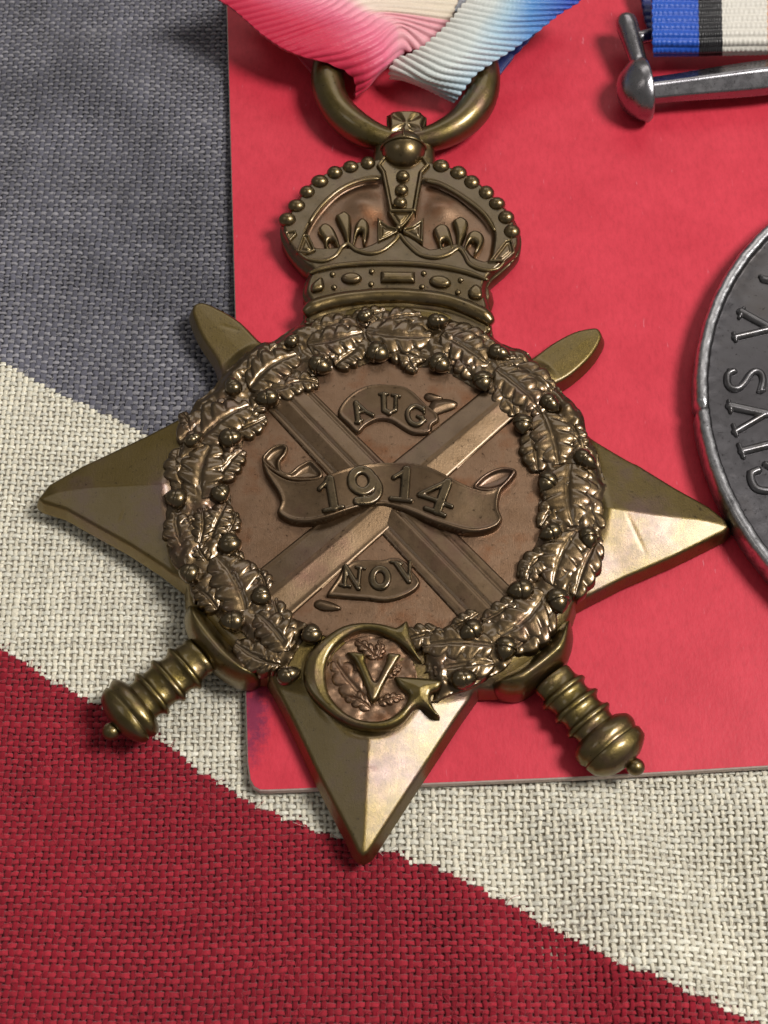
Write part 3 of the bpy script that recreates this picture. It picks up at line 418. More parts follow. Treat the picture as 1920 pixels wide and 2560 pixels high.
def build_fuzz():
    n = 14000; x = rng.uniform(-33, 27, n); y = rng.uniform(-34, 48, n)
    keep = ~((x > np.interp(y, [-18, 40], [-7.9, -11.9])-.3) & (y > np.interp(x, [-7, 23], [-18.3, -16.9])-.3)); x, y = x[keep], y[keep]; n = len(x)
    blue = np.array(TR['blue_edge']); red = np.array(TR['red_edge'])
    c = np.where(y > np.interp(x, blue[:, 0], blue[:, 1]), 2, np.where(y < np.interp(x, red[:, 0], red[:, 1]), 0, 1))
    a = rng.choice([0, math.pi/2], n)+rng.normal(0, .5, n); L = rng.uniform(.25, 1.1, n); k = 5
    t = np.linspace(0, 1, k)[None]; cv = rng.normal(0, .8, n)[:, None]
    an = a[:, None]+cv*t; px = x[:, None]+np.cumsum(np.cos(an), 1)*L[:, None]/k; py = y[:, None]+np.cumsum(np.sin(an), 1)*L[:, None]/k
    pz = -.80+rng.uniform(-.03, .02, n)[:, None]+rng.uniform(.02, .13, n)[:, None]*np.sin(math.pi*t)
    wx = smooth01((px-1)/7)*smooth01((-16.5-py)/4); pz = pz+wx*(.50*np.sin((px*.55+py*.25)*1.05)+.20*np.sin(px*.30-py*.75)+.30)
    r = .011; nx, ny = -np.sin(an), np.cos(an)
    V = np.stack([np.stack([px+nx*r, py+ny*r, pz], 2), np.stack([px-nx*r, py-ny*r, pz], 2), np.stack([px, py, pz+r*1.6], 2)], 2)
    base = np.arange(n*k).reshape(n, k)[:, :-1].reshape(-1, 1)*3
    F = np.concatenate([np.concatenate([base+q, base+(q+1) % 3, base+3+(q+1) % 3, base+3+q], 1) for q in range(3)])
    ci = np.repeat(c, k-1); ci = np.tile(ci, 3)
    for nm, q, mt in (('red_fuzz', 0, (.55, .05, .08)), ('white_fuzz', 1, (.82, .78, .70)), ('blue_fuzz', 2, (.30, .29, .33))):
        f = F[ci == q]; u, inv = np.unique(f, return_inverse=True)
        o = mesh_np(nm, V.reshape(-1, 3)[u], inv.reshape(-1, 4), plain(nm, tuple(v*.8 for v in mt), mt, 5, .8), flag); tag(o, kind='stuff')
build_fuzz()
# ---------------------------------------------------------------- red card
card = thing('card', (8, 5, -.5), 'plain red card with rounded corner and pale cut edges, lying under the medals', 'card')
def build_card():
    c = TR['card']; bl0, bl1, cor, b0 = c[0], c[1], c[2], c[3]
    e = np.array(c[0])-np.array(c[1]); tl = np.array(c[1])+e*1.5
    d = np.array(c[6])-np.array(c[3]); br = np.array(c[3])+d*2.4
    pts = [c[1], [-7.95, -17.75], [-7.72, -18.15], cor, [-6.9, -18.36], b0, c[4], c[5], c[6], list(br), [br[0]-3.5, br[1]+90], list(tl)]
    top = np.array(pts); n = len(top); cen = top.mean(0)
    def inset(P, q):
        out = []
        for i in range(len(P)):
            a, b, cc = P[i-1], P[i], P[(i+1) % len(P)]
            t = (cc-a)/np.linalg.norm(cc-a); out.append(b+q*np.array([-t[1], t[0]]))
        return np.array(out)
    rings = [(inset(top, -.10), -.50), (inset(top, -.06), -.10), (inset(top, .02), -.015), (inset(top, .035), 0.0)]
    V = [(*p, z) for P, z in rings for p in P]; F = []
    for k in range(3):
        for i in range(n): F.append((k*n+i, k*n+(i+1) % n, (k+1)*n+(i+1) % n, (k+1)*n+i))
    me = bpy.data.meshes.new('card_edge'); me.from_pydata(V, [], F); me.materials.append(CORE)
    o = bpy.data.objects.new('card_edge', me); COL.objects.link(o); adopt(o, card)
    me = bpy.data.meshes.new('card_face'); me.from_pydata([(*p, .004) for p in inset(top, .012)], [], [tuple(range(n))]); me.materials.append(CARD)
    o = bpy.data.objects.new('card_face', me); COL.objects.link(o); adopt(o, card)
build_card()
# ---------------------------------------------------------------- star medal
medal = thing('star_medal', (.1, .2, .3), 'bronze star medal with crossed swords, oak wreath, crown and scroll dated 1914', 'medal')
C0 = np.array([.08, .24]); FZ = 1.9
def star_outline(P):                                      # straight points, rounded sword tips
    P = np.array(P); out = []; n = len(P)
    for i in range(n):
        a, b_, c, d = P[i-1], P[i], P[(i+1) % n], P[(i+2) % n]
        if b_[1] > 5 or i in (39, 40, 41, 42): k = 4
        else: k = 1
        for j in range(k):
            t = j/k; out.append(.5*((2*b_)+(-a+c)*t+(2*a-5*b_+4*c-d)*t*t+(-a+3*b_-3*c+d)*t**3))
    return np.array(out)
STAR = star_outline(TR['star']); CYC = np.array([(max(p[0] for p in TR['cyv'])+min(p[0] for p in TR['cyv']))/2-.15, (max(p[1] for p in TR['cyv'])+min(p[1] for p in TR['cyv']))/2])
def star_h(X, Y, d):
    r = np.hypot(X-C0[0], Y-C0[1])
    tongue = smooth01((r-14.2)/.8)*smooth01((Y-C0[1]-5)/2)
    roof = 1.30+(.265-.24*tongue)*d
    cap = 2.75; roof = cap-np.log1p(np.exp((cap-roof)*14))/14
    roof = roof-.16*np.clip(1-d/.16, 0, 1)**2
    b = smooth01((r-13.1)/1.2)*smooth01((np.hypot(X-CYC[0], Y-CYC[1])-3.15)/.7)
    z = FZ*(1-b)+roof*b+.012*noise2(X, Y, 1.1, 3)
    r_ = np.random.default_rng(31)
    for _ in range(34):
        px, py, an, ln = r_.uniform(-20, 20), r_.uniform(-20, 14), r_.uniform(0, math.pi), r_.uniform(.3, 2.4)
        u_ = (X-px)*math.cos(an)+(Y-py)*math.sin(an); v_ = -(X-px)*math.sin(an)+(Y-py)*math.cos(an)
        z = z-.022*np.exp(-(v_/.09)**2)*np.clip(1-(u_/ln)**2, 0, 1)
    return z
body = relief('star_body', lambda X, Y: sdf_poly(STAR, X, Y), (*STAR.min(0), *STAR.max(0)), .10, star_h, .32, BODY, medal, flare=.30)
# field disc lies inside the wreath
field = relief('field', lambda X, Y: 10.3-np.hypot(X-C0[0], Y-C0[1]), (-10.3, -10.2, 10.5, 10.7), .16,
               lambda X, Y, d: FZ+.03+.016*noise2(X, Y, .9, 8)+0*d, 1.6, BROWN, medal)
# wreath: bed, leaves, acorns
GAP0, GAP1 = math.atan2(TR['ringgap'][1][1]-C0[1], TR['ringgap'][1][0]-C0[0]), math.atan2(TR['ringgap'][0][1]-C0[1], TR['ringgap'][0][0]-C0[0])+2*math.pi
def bed_sdf(X, Y):
    x, y = X-C0[0], Y-C0[1]; r = np.hypot(x, y); a = np.arctan2(y, x); a = np.where(a < GAP0, a+2*math.pi, a)
    wob = .22*np.sin(a*17)+.12*np.sin(a*31+1)
    nip = 1.05*(np.exp(-((a+math.pi/4)/.26)**2)+np.exp(-((a-1.25*math.pi)/.26)**2))
    d = np.minimum(r-10.0-wob*.8, 14.0+wob*.6-nip-r); d = np.minimum(d, (a-GAP0)*12); return np.minimum(d, (GAP1-a)*12)
bed = relief('wreath', bed_sdf, (-14.3, -14.2, 14.5, 14.7), .13,
             lambda X, Y, d: 2.00+.34*smooth01(d/.6)+.18*noise2(X, Y, 2.6, 17)+.08*noise2(X, Y, 5, 18), 1.2, LEAF, medal)
def make_leaf(x0, y0, x1, y1, wr, top):
    a = np.array([x0, y0]); b = np.array([x1, y1]); e = b-a; L = np.linalg.norm(e); e /= L; a = a-e*L*.03; L *= 1.06; wr *= 1.46; nrm = np.array([-e[1], e[0]])
    ns, ntt = 44, 21; s = np.linspace(0, 1, ns)[:, None]; t = np.linspace(-1, 1, ntt)[None]
    lob = 4.2 if top else 3.5; ph = rng.uniform(0, .5); bend = rng.uniform(-.10, .10)
    prof = np.clip(np.sin(math.pi*np.clip(s*.92+.05, 0, 1)**.80), 0, 1)**.50
    at = np.abs(t); q = lob*s-.30*at+ph+.12*np.sign(t)
    bl = np.abs(np.sin(math.pi*q))**.62                       # rounded lobes with narrow gaps
    w = L*wr*.5*prof*(.72+.28*bl)
    along = s*L+at**1.2*.10*L*prof*(1-s)
    side = t*w+bend*L*np.sin(math.pi*s)
    X = a[0]+e[0]*along+nrm[0]*side; Y = a[1]+e[1]*along+nrm[1]*side
    H = .27 if top else .22
    base = 2.24 if top else 2.16
    Z = base+H*(1-at**3.2)*prof**.7+.22*(bl-.55)*at*(1-at**5)
    Z = Z-.16*np.exp(-(t/.11)**2)*prof+.05*np.exp(-((np.mod(q, 1)-.5)/.12)**2)*at*(1-at)*-2.2
    Z = Z+.06*noise2(X, Y, 2.0, 90)+.01*noise2(X, Y, 7, 91)+.10*np.sin(math.pi*s)
    Z = Z-.60*(at > .985)-.5*(s > .99)-.4*(s < .01)
    V = np.stack([X, Y, Z], 2).reshape(-1, 3); idx = np.arange(ns*ntt).reshape(ns, ntt)
    F = np.stack([idx[:-1, :-1], idx[1:, :-1], idx[1:, 1:], idx[:-1, 1:]], 2).reshape(-1, 4)
    if np.cross(e, nrm) > 0: F = F[:, ::-1]
    return mesh_np('leaf', V, F, LEAF, bed)
for l in TR['leaf']: make_leaf(*l)
for q in np.arange(GAP0+.12, GAP1-.1, .27):
    # small filler leaves between the large sprays
    rr0 = rng.choice([10.6, 12.0, 13.2])-(.6 if abs(math.sin(q)+.70) < .25 else 0); d0 = q-rng.uniform(.15, .6)
    x_, y_ = C0+rr0*np.array([math.cos(q), math.sin(q)]); t_ = q-math.pi/2+rng.normal(0, .5); L_ = rng.uniform(1.6, 2.6)
    make_leaf(x_, y_, x_+L_*math.cos(t_), y_+L_*math.sin(t_), .5, 0)
def acorn_mesh():
    n = 22; prof = cr([(-.98, .02), (-.95, .42), (-.72, .80), (-.35, .99), (-.02, .98), (.03, .84), (.16, .86), (.45, .76), (.75, .52), (.95, .22), (1.08, .02)], 3, closed=False)
    th = np.linspace(0, 2*math.pi, n, endpoint=False)
    V = [(t, r*math.cos(q), r*math.sin(q)) for t, r in prof for q in th]
    F = [(i*n+k, i*n+(k+1) % n, (i+1)*n+(k+1) % n, (i+1)*n+k) for i in range(len(prof)-1) for k in range(n)]
    me = bpy.data.meshes.new('acorn'); me.from_pydata(V, [], F); me.update()
    me.polygons.foreach_set('use_smooth', np.full(len(me.polygons), True)); me.materials.append(GLOSS); return me
AC = acorn_mesh()
for x, y, r, asp, ang in TR['acorn']:
    r *= 1.08*rng.uniform(.93, 1.07); place('acorn', AC, (x, y, 2.42), (r, r*asp*rng.uniform(.92, 1.08), r*.78), bed, ang+rng.normal(0, .12))
# swords
def blade_h(lift, kk):
    return lambda X, Y, d: FZ+lift+.05*smooth01(d/.12)+kk*d-.05*np.exp(-((d-.78)/.07)**2)*0+.008*noise2(X, Y, 2, 4)
def groove(P, q):
    a0 = (np.array(P[0])+P[1])/2; a1 = (np.array(P[2])+P[3])/2; e = (a1-a0)/np.linalg.norm(a1-a0)
    return lambda X, Y: np.abs((X-a0[0])*e[1]-(Y-a0[1])*e[0])
gA = groove(TR['blade_a'], 0); gB = groove(TR['blade_b'], 0)
def extend(P, q):
    P = [np.array(p) for p in P]; e = (P[3]+P[2]-P[0]-P[1]); e = e/np.linalg.norm(e)
    return [P[0]-e*q, P[1]-e*q, P[2]+e*q, P[3]+e*q], np.linalg.norm(P[1]-P[0])/2
PA, wA = extend(TR['blade_a'], .9); PB, wB = extend(TR['blade_b'], .9)
bladeA = poly_relief('sword_blade', PA, .09, lambda X, Y, d: FZ+.09+.09*smooth01(d/.10)+.11*np.clip(wA-gA(X, Y), 0, 9)-.11*np.exp(-(gA(X, Y)/.11)**2)-.07*np.exp(-((wA-.28-gA(X, Y))/.08)**2)+.01*noise2(X, Y, 2, 4), 1.6, BLADE, medal, corner=True)
bladeB = poly_relief('sword_blade', PB, .09, lambda X, Y, d: FZ+.12+.09*smooth01(d/.10)+.20*np.clip(wB-gB(X, Y), 0, 9)-.05*np.exp(-(gB(X, Y)/.07)**2)+.01*noise2(X, Y, 2, 5), 1.6, BLADE, medal, corner=True)
bladeA['label'] = 'flat sword blade running from upper left to lower right'; bladeB['label'] = 'ridged sword blade crossing over the other one'
def guard_h(X, Y, d):
    q = np.clip(d/1.0, 0, 1); return 1.55+1.20*(1-(1-q)**2.3)+.01*noise2(X, Y, 1.5, 6)
BALL = ball_mesh('bead', CROWN); BALLG = ball_mesh('knob', OLIVE)
for side, bl in (('l', bladeB), ('r', bladeA)):
    poly_relief('guard', TR['guard_'+side], .09, guard_h, .25, OLIVE, bl)
    p0, p1, p2 = [np.array([*q, 1.38]) for q in TR['hilt_'+side]]
    L = np.linalg.norm(p1-p0); rs = [L*.29, L*.47, L*.65]
    prof = [(.55, .7), (.62, 1.22), (.85, 1.34), (1.15, 1.30)]
    for t in rs: prof += [(t-.42, 1.33), (t-.24, 1.42), (t-.10, 1.62), (t+.08, 1.63), (t+.22, 1.44), (t+.42, 1.33)]
    prof += [(L*.76, 1.34), (L*.82, 1.4)]
    lathe('grip', p0, p1, prof, OLIVE, bl, 40, zs=.60)
    pe = (np.linalg.norm(p2-p0)-.25-L*.75)/(L*.37); PT = lambda q: L*(.75+(q-.79)*pe)
    pf_ = [(PT(t), r) for t, r in ((.79, .3), (.80, 1.35), (.82, 1.74), (.85, 2.02), (.89, 2.16), (.93, 2.14), (.955, 2.02), (.97, 1.98), (.985, 2.08), (1.04, 2.02), (1.09, 1.72), (1.13, 1.25), (1.15, .75), (1.16, .02))]
    lathe('pommel', p0, p1, pf_, OLIVE, bl, 40, zs=.62)
    ax = (p1-p0)/L; k = p0+ax*(L*1.235); place('knob', BALLG, tuple(p2+ax*.05+np.array([0, 0, -.15])), (.56, .54, .48), bl)
# scrolls with raised figures
def scroll_bend(X): return .20*np.sin((X-.6)*.42)**2-.05*np.cos(X*1.1)
SZ = FZ+.62
def scroll_h(X, Y, d): return SZ-.26*(1-smooth01(d/.14))+.07*np.exp(-((d-.16)/.10)**2)+scroll_bend(X)+.012*noise2(X, Y, 1.6, 9)
def curl_h(X, Y, d): return SZ-.22+.20*np.exp(-((d-.12)/.12)**2)-.20*np.clip(d, 0, 1)+.01*noise2(X, Y, 2, 9)
sc = poly_relief('date_scroll', TR['scroll'], .075, scroll_h, 1.6, BLADE, medal, 3); sc['label'] = 'waving central scroll reading 1914'
for k in ('curl_l', 'curl_r'): poly_relief('scroll_end', TR[k], .075, curl_h, 1.6, BLADE, sc, 3)
def letter_h(base, h): return lambda X, Y, d: base(X)-.04+(h+.04)*np.sqrt(np.clip(1-(1-np.clip(d/.17, 0, 1))**2, 0, 1))
for g in TR['digits']: stroke_relief('numeral', [(p, w*1.25) for p, w in g], .045, letter_h(lambda X: SZ+scroll_bend(X), .24), SZ-.4, FIGURE, sc)
def small_h(X, Y, d): return FZ+.10+.20*smooth01(d/.14)+.05*np.exp(-((d-.14)/.09)**2)+.010*noise2(X, Y, 1.8, 12)
for key, let, cur in (('aug', 'auglet', TR['aug_curl']), ('nov', 'novlet', [TR['nov_curl']])):
    s_ = poly_relief('month_scroll', TR[key], .07, small_h, 1.6, BLADE, medal, 3)
    s_['label'] = 'small scroll reading AUG above the date' if key == 'aug' else 'small scroll reading NOV below the date'
    for c_ in cur: poly_relief('scroll_end', c_, .06, lambda X, Y, d: FZ+.08+.28*np.sqrt(np.clip(d/.45, 0, 1)), 1.6, BLADE, s_)
    for g in TR[let]: stroke_relief('letter', [(p, w*1.3) for p, w in g], .04, letter_h(lambda X: FZ+.30+0*X, .20), 1.9, FIGURE, s_)
# royal cypher
def cy_h(X, Y, d): return 2.15+.38*np.sqrt(np.clip(1-(1-np.clip(d/.26, 0, 1))**2, 0, 1))+.22*np.clip(d-.2, 0, .55)+.01*noise2(X, Y, 2, 14)
cyg = poly_relief('crescent_letter', TR['cyg'], .06, cy_h, 1.3, OLIVE, medal, 2); cyg['label'] = 'crescent shaped letter G framing a V'
bedc = CYC
poly_relief('letter', TR['cyv'], .055, lambda X, Y, d: 2.05+.42*np.sqrt(np.clip(1-(1-np.clip(d/.22, 0, 1))**2, 0, 1))+.15*np.clip(d-.2, 0, 1), 1.4, OLIVE, cyg, 2)
relief('backing', lambda X, Y: 2.75-np.hypot(X-bedc[0], (Y-bedc[1])), (bedc[0]-2.8, bedc[1]-2.8, bedc[0]+2.8, bedc[1]+2.8), .1, lambda X, Y, d: 1.98+.09*noise2(X, Y, 2.6, 19)+.05*noise2(X, Y, 6, 20)+0*d, 1.4, BROWN, cyg)
for a, b in TR['cyleaf']:
    o = make_leaf(*a, *b, .40, 0); o.parent = None; o.location.z -= .30; adopt(o, cyg); o.data.materials[0] = BROWN
# crown
CRN = cr(TR['crown'], 3); CIN = cr(TR['crown_in'], 3)
def crown_h(X, Y, d):
    di = sdf_poly(CIN, X, Y); z = 1.98-.42*smooth01(di/.30)-.55*(1-smooth01(d/.42))
    for cx, cy in TR['capdome']: z = z+.36*np.exp(-((X-cx)**2/1.6+(Y-cy-.1)**2/1.2))*smooth01(di/.5)
    return z+.014*noise2(X, Y, 1.6, 23)
crown = relief('crown', lambda X, Y: sdf_poly(CRN, X, Y), (*CRN.min(0), *CRN.max(0)), .085, crown_h, .35, CROWNBASE, medal)
crown.data.materials.append(BROWN)
_n = len(crown.data.polygons); _c = np.empty(_n*3); crown.data.polygons.foreach_get('center', _c); _c = _c.reshape(-1, 3)
crown.data.polygons.foreach_set('material_index', (sdf_poly(CIN, _c[:, 0], _c[:, 1]) > .18).astype(np.int32))
def line3(pts, z, n=6): P = cr(pts, n, closed=False); return np.column_stack([P, np.full(len(P), z)])
def taper(P, r): t = np.linspace(0, 1, len(P)); return r*(.55+.45*np.clip(np.sin(math.pi*t)*3.5, 0, 1))
for nm, key, z, r, zs in (('band_roll', 'roll', 2.05, .58, 1.0), ('band_edge', 'rollunder', 1.75, .42, .8), ('band_line', 'circline', 2.02, .21, 1), ('scallop_line', 'scallop', 1.98, .17, 1), ('arch_line', 'archin_l', 1.98, .17, 1), ('arch_line', 'archin_r', 1.98, .17, 1)):
    P = line3(TR[key], z); P[:, 2] += .02*noise2(P[:, 0], P[:, 1], 2.2, 30)*r*4
    tube(nm, P, taper(P, r), CROWN, crown, 12, zs=zs)
for x, y in TR['pearl']: place('pearl', BALL, (x, y, 1.88), (.62*rng.uniform(.90, 1.05), .58*rng.uniform(.90, 1.06), .52*rng.uniform(.9, 1.05)), crown)
for x, y in TR['bead']: place('bead', BALL, (x, y, 2.02), (.21, .21, .18), crown)
def raise_h(b, h, w): return lambda X, Y, d: b+h*np.sqrt(np.clip(1-(1-np.clip(d/w, 0, 1))**2, 0, 1))
for k, q in enumerate(TR['jewel']): poly_relief('jewel', q, .06, raise_h(1.95, .38, .34), 1.6, CROWN, crown, 3, corner=(k == 0))
for q in TR['fleur']: poly_relief('fleur_petal', q, .05, raise_h(1.62, .48, .32), 1.3, CROWN, crown, 3)
for q in TR['cross']: poly_relief('cross_arm', q, .05, lambda X, Y, d: 1.98+.20*smooth01(d/.08)-.18*smooth01((d-.14)/.12)+.12*smooth01((d-.3)/.15), 1.4, CROWN, crown, corner=True)
place('bead', BALL, (*np.mean([TR['cross'][0][4], TR['cross'][1][4]], 0), 2.12), (.2, .2, .18), crown)
arch = poly_relief('arch', TR['arch'], .06, lambda X, Y, d: 2.05+.24*smooth01(d/.08)-.16*smooth01((d-.20)/.16), 1.3, CROWN, crown, corner=True)
for x, y in TR['archpearl']: place('pearl', BALL, (x, y, 2.25), (.50, .46, .40), crown)
poly_relief('finial_base', TR['finial'], .07, lambda X, Y, d: 1.35+.75*np.sqrt(np.clip(1-(1-np.clip(d/1.0, 0, 1))**2, 0, 1)), .6, CROWN, crown, 3)
(ox, oy), (ox2, _) = TR['orb']; orr = (ox2-ox)*1.10
place('orb', ball_mesh('orb', CROWN, 32, 20), (ox, oy, 1.95), (orr, orr*.98, orr*.9), crown)
th = np.linspace(-.1, math.pi+.1, 24)
tube('orb_band', np.column_stack([ox-np.cos(th)*orr*1.0, np.full(24, oy+.10), 1.95+np.sin(th)*orr*.93]), .10, CROWN, crown, 8)
th = np.linspace(.1, math.pi/2, 12)
tube('orb_band', np.column_stack([np.full(12, ox), oy+.1+np.cos(th)*orr, 1.95+np.sin(th)*orr*.93]), .10, CROWN, crown, 8)
oc = np.array(TR['orbcross']); oc = oc.mean(0)+(oc-oc.mean(0))*1.22; occ = oc.mean(0)
def oc_h(X, Y, d):
    a = np.arctan2(Y-occ[1], X-occ[0]); return 2.15+.35*smooth01(d/.35)-.18*np.abs(np.sin(2*a))**6*smooth01(np.hypot(X-occ[0], Y-occ[1])/.5)
poly_relief('orb_cross', oc, .06, oc_h, .8, CROWN, crown, 3, corner=True)
# suspension ring
th = np.linspace(0, 2*math.pi, 72, endpoint=False)
rc = np.array([1.62, 34.95]); rr_ = 5.80
P = np.column_stack([rc[0]+rr_*np.sin(th), rc[1]-rr_*np.cos(th), 1.55+.28*(1-np.cos(th))])
rad = 1.22-.42*np.exp(-(np.minimum(th, 2*math.pi-th)/.50)**2)
tube('suspension_ring', P, rad*(1+.015*np.sin(th*7)), OLIVE, medal, 20, closed=True)
# ---------------------------------------------------------------- ribbons
def sheet(name, st, ncol, pitch, amp, dye, parent, tick=.0, per=8, flip=False):
    A = np.array(st, float)                                   # stations x points x 3
    A = np.stack([cr(A[:, k], 8, closed=False) for k in range(A.shape[1])], 1)
    A = np.stack([cr(r, 12, closed=False) for r in A], 0)
    mid = A[:, A.shape[1]//2]; arc = np.concatenate([[0], np.cumsum(np.linalg.norm(np.diff(mid, axis=0), axis=1))])
    nrow = int(arc[-1]/pitch*per)+1; v = np.linspace(0, arc[-1], nrow)
    B = np.empty((nrow, A.shape[1], 3))
    for k in range(A.shape[1]):
        for c in range(3): B[:, k, c] = np.interp(v, arc, A[:, k, c])
    uu = np.linspace(0, 1, A.shape[1]); u = np.linspace(0, 1, ncol); G = np.empty((nrow, ncol, 3))
    for j in range(nrow):
        for c in range(3): G[j, :, c] = np.interp(u, uu, B[j, :, c])
    dv = np.gradient(G, axis=0); du = np.gradient(G, axis=1); N = np.cross(du, dv); N /= np.maximum(np.linalg.norm(N, axis=2), 1e-9)[..., None]
    if N[..., 2].mean() < 0: N = -N
    ph = v[:, None]/pitch+.06*noise2(G[..., 0], G[..., 1], .9, 33)
    rib = np.abs(np.sin(math.pi*ph))**.8
    dx = np.linspace(0, np.linalg.norm(du, axis=2).sum(1).mean(), ncol)[None]
    rib = rib*(1+tick*np.sin(dx*2*math.pi/.30+np.floor(ph)*2.1))+.08*noise2(G[..., 0], G[..., 1], 5, 37)
    edge = np.exp(-(np.minimum(u, 1-u)*ncol/3)**2)[None]*np.abs(np.sin(math.pi*ph))*.10
    side = du/np.maximum(np.linalg.norm(du, axis=2), 1e-9)[..., None]*np.where(u < .5, -1, 1)[None, :, None]
    G = G+N*(amp*rib)[..., None]+side*edge[..., None]
    idx = np.arange(nrow*ncol).reshape(nrow, ncol)
    F = np.stack([idx[:-1, :-1], idx[:-1, 1:], idx[1:, 1:], idx[1:, :-1]], 2).reshape(-1, 4)
    Gb = G-N*.32; nt_ = nrow*ncol; V = np.concatenate([G.reshape(-1, 3), Gb.reshape(-1, 3)])
    Fb = F[:, ::-1]+nt_; bd = np.concatenate([idx[0], idx[1:, -1], idx[-1, -2::-1], idx[-2:0:-1, 0]])
    b2 = np.roll(bd, -1); Fs = np.stack([b2, bd, bd+nt_, b2+nt_], 1)
    o = mesh_np(name, V, np.concatenate([F, Fb, Fs]), SILK, parent)
    vv = np.broadcast_to((v/arc[-1])[:, None], (nrow, ncol)); uu2 = np.broadcast_to(u[None], (nrow, ncol))
    Cc = dye(uu2, vv, rib); Cc = np.concatenate([Cc.reshape(-1, 3)]*2)
    at = o.data.color_attributes.new('dye', 'FLOAT_COLOR', 'POINT')
    at.data.foreach_set('color', np.column_stack([Cc, np.ones(len(Cc))]).astype(np.float32).ravel())
    return o
def mixc(stops, q):
    xs = [s[0] for s in stops]; return np.stack([np.interp(q, xs, [s[1][c] for s in stops]) for c in range(3)], -1)
PINK = [(0, srgb(208, 30, 70)), (.22, srgb(228, 60, 95)), (.45, srgb(240, 110, 145)), (.60, srgb(246, 160, 180)), (.70, srgb(244, 222, 205)), (1, srgb(240, 228, 205))]
def pinkdye(u, v, r):
    q = u*(1-.12*smooth01((v-.45)/.3))-.05*smooth01((v-.75)/.25)
    q = np.where(v > .6, np.minimum(q, .62-.10*smooth01((v-.8)/.2)), q)
    return mixc(PINK, q)
BLUE = [(0, srgb(238, 236, 228)), (.35, srgb(226, 234, 232)), (.55, srgb(180, 212, 232)), (.75, srgb(88, 150, 215)), (1, srgb(28, 76, 190))]
def bluedye(u, v, r):
    q = u*(1.08-.55*smooth01((v-.15)/.55)); return mixc(BLUE, np.clip(q, 0, 1))
rib = thing('ribbon', (1.5, 41, 1.0), 'shaded red white and blue ribbed silk ribbon threaded through the star medal ring', 'ribbon')
sheet('front_fold', TR['pink'], 110, .62, .17, pinkdye, rib, .10)
sheet('right_fold', TR['white'], 70, .60, .17, bluedye, rib, .16)
sheet('back_layer', TR['back'], 60, .60, .10, lambda u, v, r: mixc([(0, srgb(205, 40, 75)), (.35, srgb(235, 170, 180)), (.6, srgb(200, 215, 225)), (.8, srgb(30, 60, 150)), (1, srgb(20, 40, 120))], u), rib, .1)
rib2 = thing('ribbon', (28, 42, 1.0), 'ribbed silk ribbon striped blue, black and white with orange hung above the silver bar', 'ribbon')
WS = [(0, srgb(14, 88, 200)), (.248, srgb(12, 82, 196)), (.252, srgb(18, 18, 24)), (.498, srgb(18, 18, 24)), (.502, srgb(232, 228, 218)), (.748, srgb(232, 228, 218)), (.752, srgb(225, 140, 60)), (1, srgb(225, 140, 60))]
sheet('front_layer', TR['warrib'], 230, .62, .18, lambda u, v, r: mixc(WS, u), rib2, .10)
sheet('back_layer', TR['warback'], 40, .62, .10, lambda u, v, r: mixc([(0, srgb(14, 36, 110)), (1, srgb(14, 36, 110))], u), rib2, .05)
# ---------------------------------------------------------------- silver medal
silver = thing('silver_medal', (41.4, 6.5, .25), 'tarnished silver disc medal with raised lettering and worn rim at the right edge', 'medal')
SC = np.array([41.40, 6.50]); SR = 20.91
def build_disc():
    n = 720; th = np.linspace(0, 2*math.pi, n, endpoint=False)
    q0 = SR-20.66; prof = [(0, 1.86), (6, 1.87), (14, 1.88), (18.6+q0, 1.84), (19.68+q0, 1.80), (19.80+q0, 1.84), (19.89+q0, 2.14), (20.00+q0, 2.22), (20.25+q0, 2.24), (20.46+q0, 2.17), (20.58+q0, 2.02), (20.66+q0, 1.8), (20.66+q0, 1.0), (20.62+q0, .45), (20.4+q0, .3), (19.6+q0, .25), (0, .25)]
    V, F = [], []
    nk = math.atan2(TR['nick'][0][1]-SC[1], TR['nick'][0][0]-SC[0])
    for r, z in prof:
        for a in th:
            q = math.atan2(math.sin(a-nk), math.cos(a-nk))
            rr2 = r; zz = z
            if r > 19.62:
                w = .012*math.sin(a*61)+.010*math.sin(a*143+2)+.008*math.sin(a*233+1); rr2 = r+w
                g = math.exp(-(q*SR/.24)**2); rr2 -= .22*g*(r > 20.3); zz = z-.16*g*(r > 20.0)*(z > 1.9)+.006*math.sin(a*97)
            V.append((SC[0]+rr2*math.cos(a), SC[1]+rr2*math.sin(a), zz))
    for i in range(len(prof)-1):
        for k in range(n): F.append((i*n+k, (i+1)*n+k, (i+1)*n+(k+1) % n, i*n+(k+1) % n))
    o = mesh_np('disc', V, F, [SILVER, SILRIM], silver)
    mi = np.zeros(len(F), np.int32); mi[6*n:] = 1
    if len(o.data.polygons) == len(F): o.data.polygons.foreach_set('material_index', mi)
    return o
disc = build_disc()
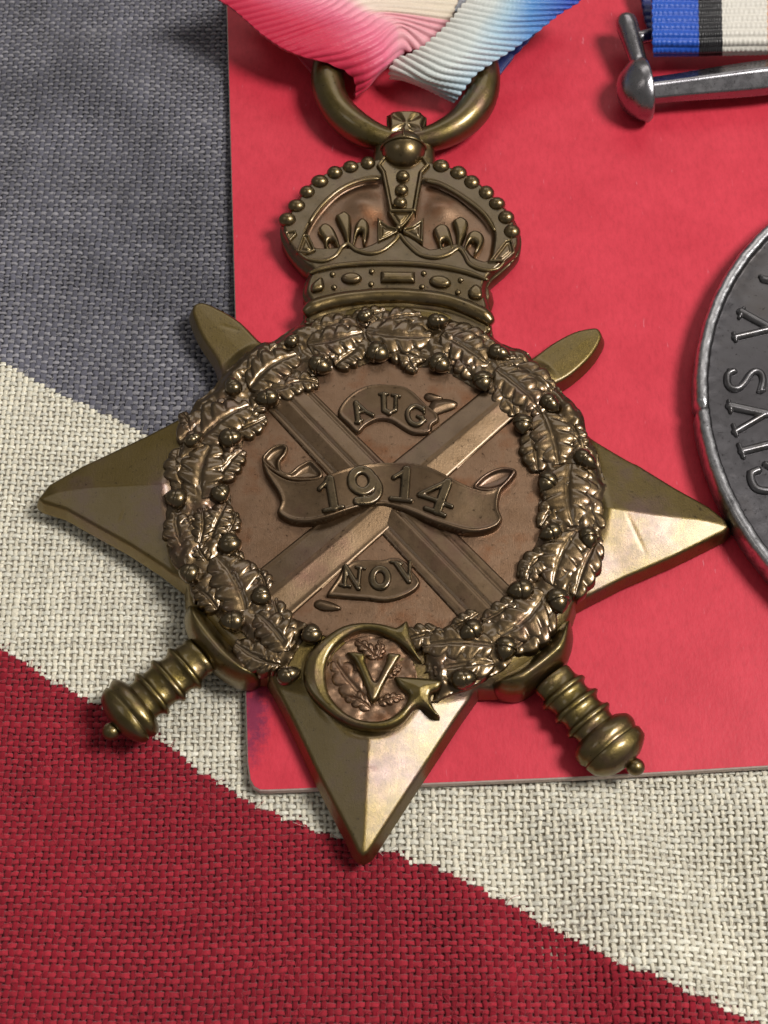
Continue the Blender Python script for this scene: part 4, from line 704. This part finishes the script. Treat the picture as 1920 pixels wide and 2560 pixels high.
for g in TR['sillet']: stroke_relief('letter', [(p, w*1.2) for p, w in g], .05, lambda X, Y, d: 1.84+.30*np.sqrt(np.clip(d/.22, 0, 1)), 1.6, SILLET, disc)
# suspender: bar, mushroom end, post, pin
ax0, ax1 = [np.array([*p, 1.9]) for p in TR['bar']]; e = (ax1-ax0)/np.linalg.norm(ax1-ax0); nb = np.array([-e[1], e[0], 0])
sec = [(-1.32, -.55), (-1.18, .15), (-.30, .92), (-.05, .96), (1.15, .35), (1.40, -.45), (.6, -.95), (-.6, -.95)]
V = []; L = np.linalg.norm(ax1-ax0); ts = np.linspace(0, L, 40)
for t in ts:
    k = .80+.25*smooth01(t/9); wv = 0
    for a, b in sec: V.append(ax0+e*t+nb*a*k+np.array([0, 0, b*k+wv]))
ns_ = len(sec); F = [(i*ns_+k, i*ns_+(k+1) % ns_, (i+1)*ns_+(k+1) % ns_, (i+1)*ns_+k) for i in range(len(ts)-1) for k in range(ns_)]
barr = mesh_np('suspender_bar', V, F, SILBAR, silver, smooth=False)
md = barr.modifiers.new('soft_edges', 'BEVEL'); md.width = .10; md.segments = 3; md.limit_method = 'ANGLE'; md.angle_limit = R(14)
ka, kb, k1, k2 = [np.array(p) for p in TR['knob']]
kc = np.array([19.35, 33.85, 1.75]); kr = np.linalg.norm(k1-k2)/2
lathe('bar_end', kc, kc-e, [(-.12, .02), (-.13, kr*.55), (-.10, kr*.9), (.10, kr), (.5, kr*.985), (1.05, kr*.88), (1.6, kr*.66), (2.0, kr*.38), (2.2, .02)], SILBAR, barr, 32, zs=.86)
p0, p1 = [np.array(p) for p in TR['post']]; d_ = (p1-p0)/np.linalg.norm(p1-p0); L = np.linalg.norm(p1-p0)
lathe('post', p0-d_*1.2, p1, [(0, .55), (.9, .60), (1.3, .74), (2.0, .66), (L*.8+1, .80), (L+.9, .82), (L+1.5, .72), (L+1.85, .4), (L+1.95, .02)], SILBAR, barr, 24)
p0, p1 = [np.array(p) for p in TR['pin']]; L = np.linalg.norm(p1-p0)
tube('pin', [p0+(p1-p0)*q for q in np.linspace(0, 1, 6)], .52, SILBAR, barr, 18)
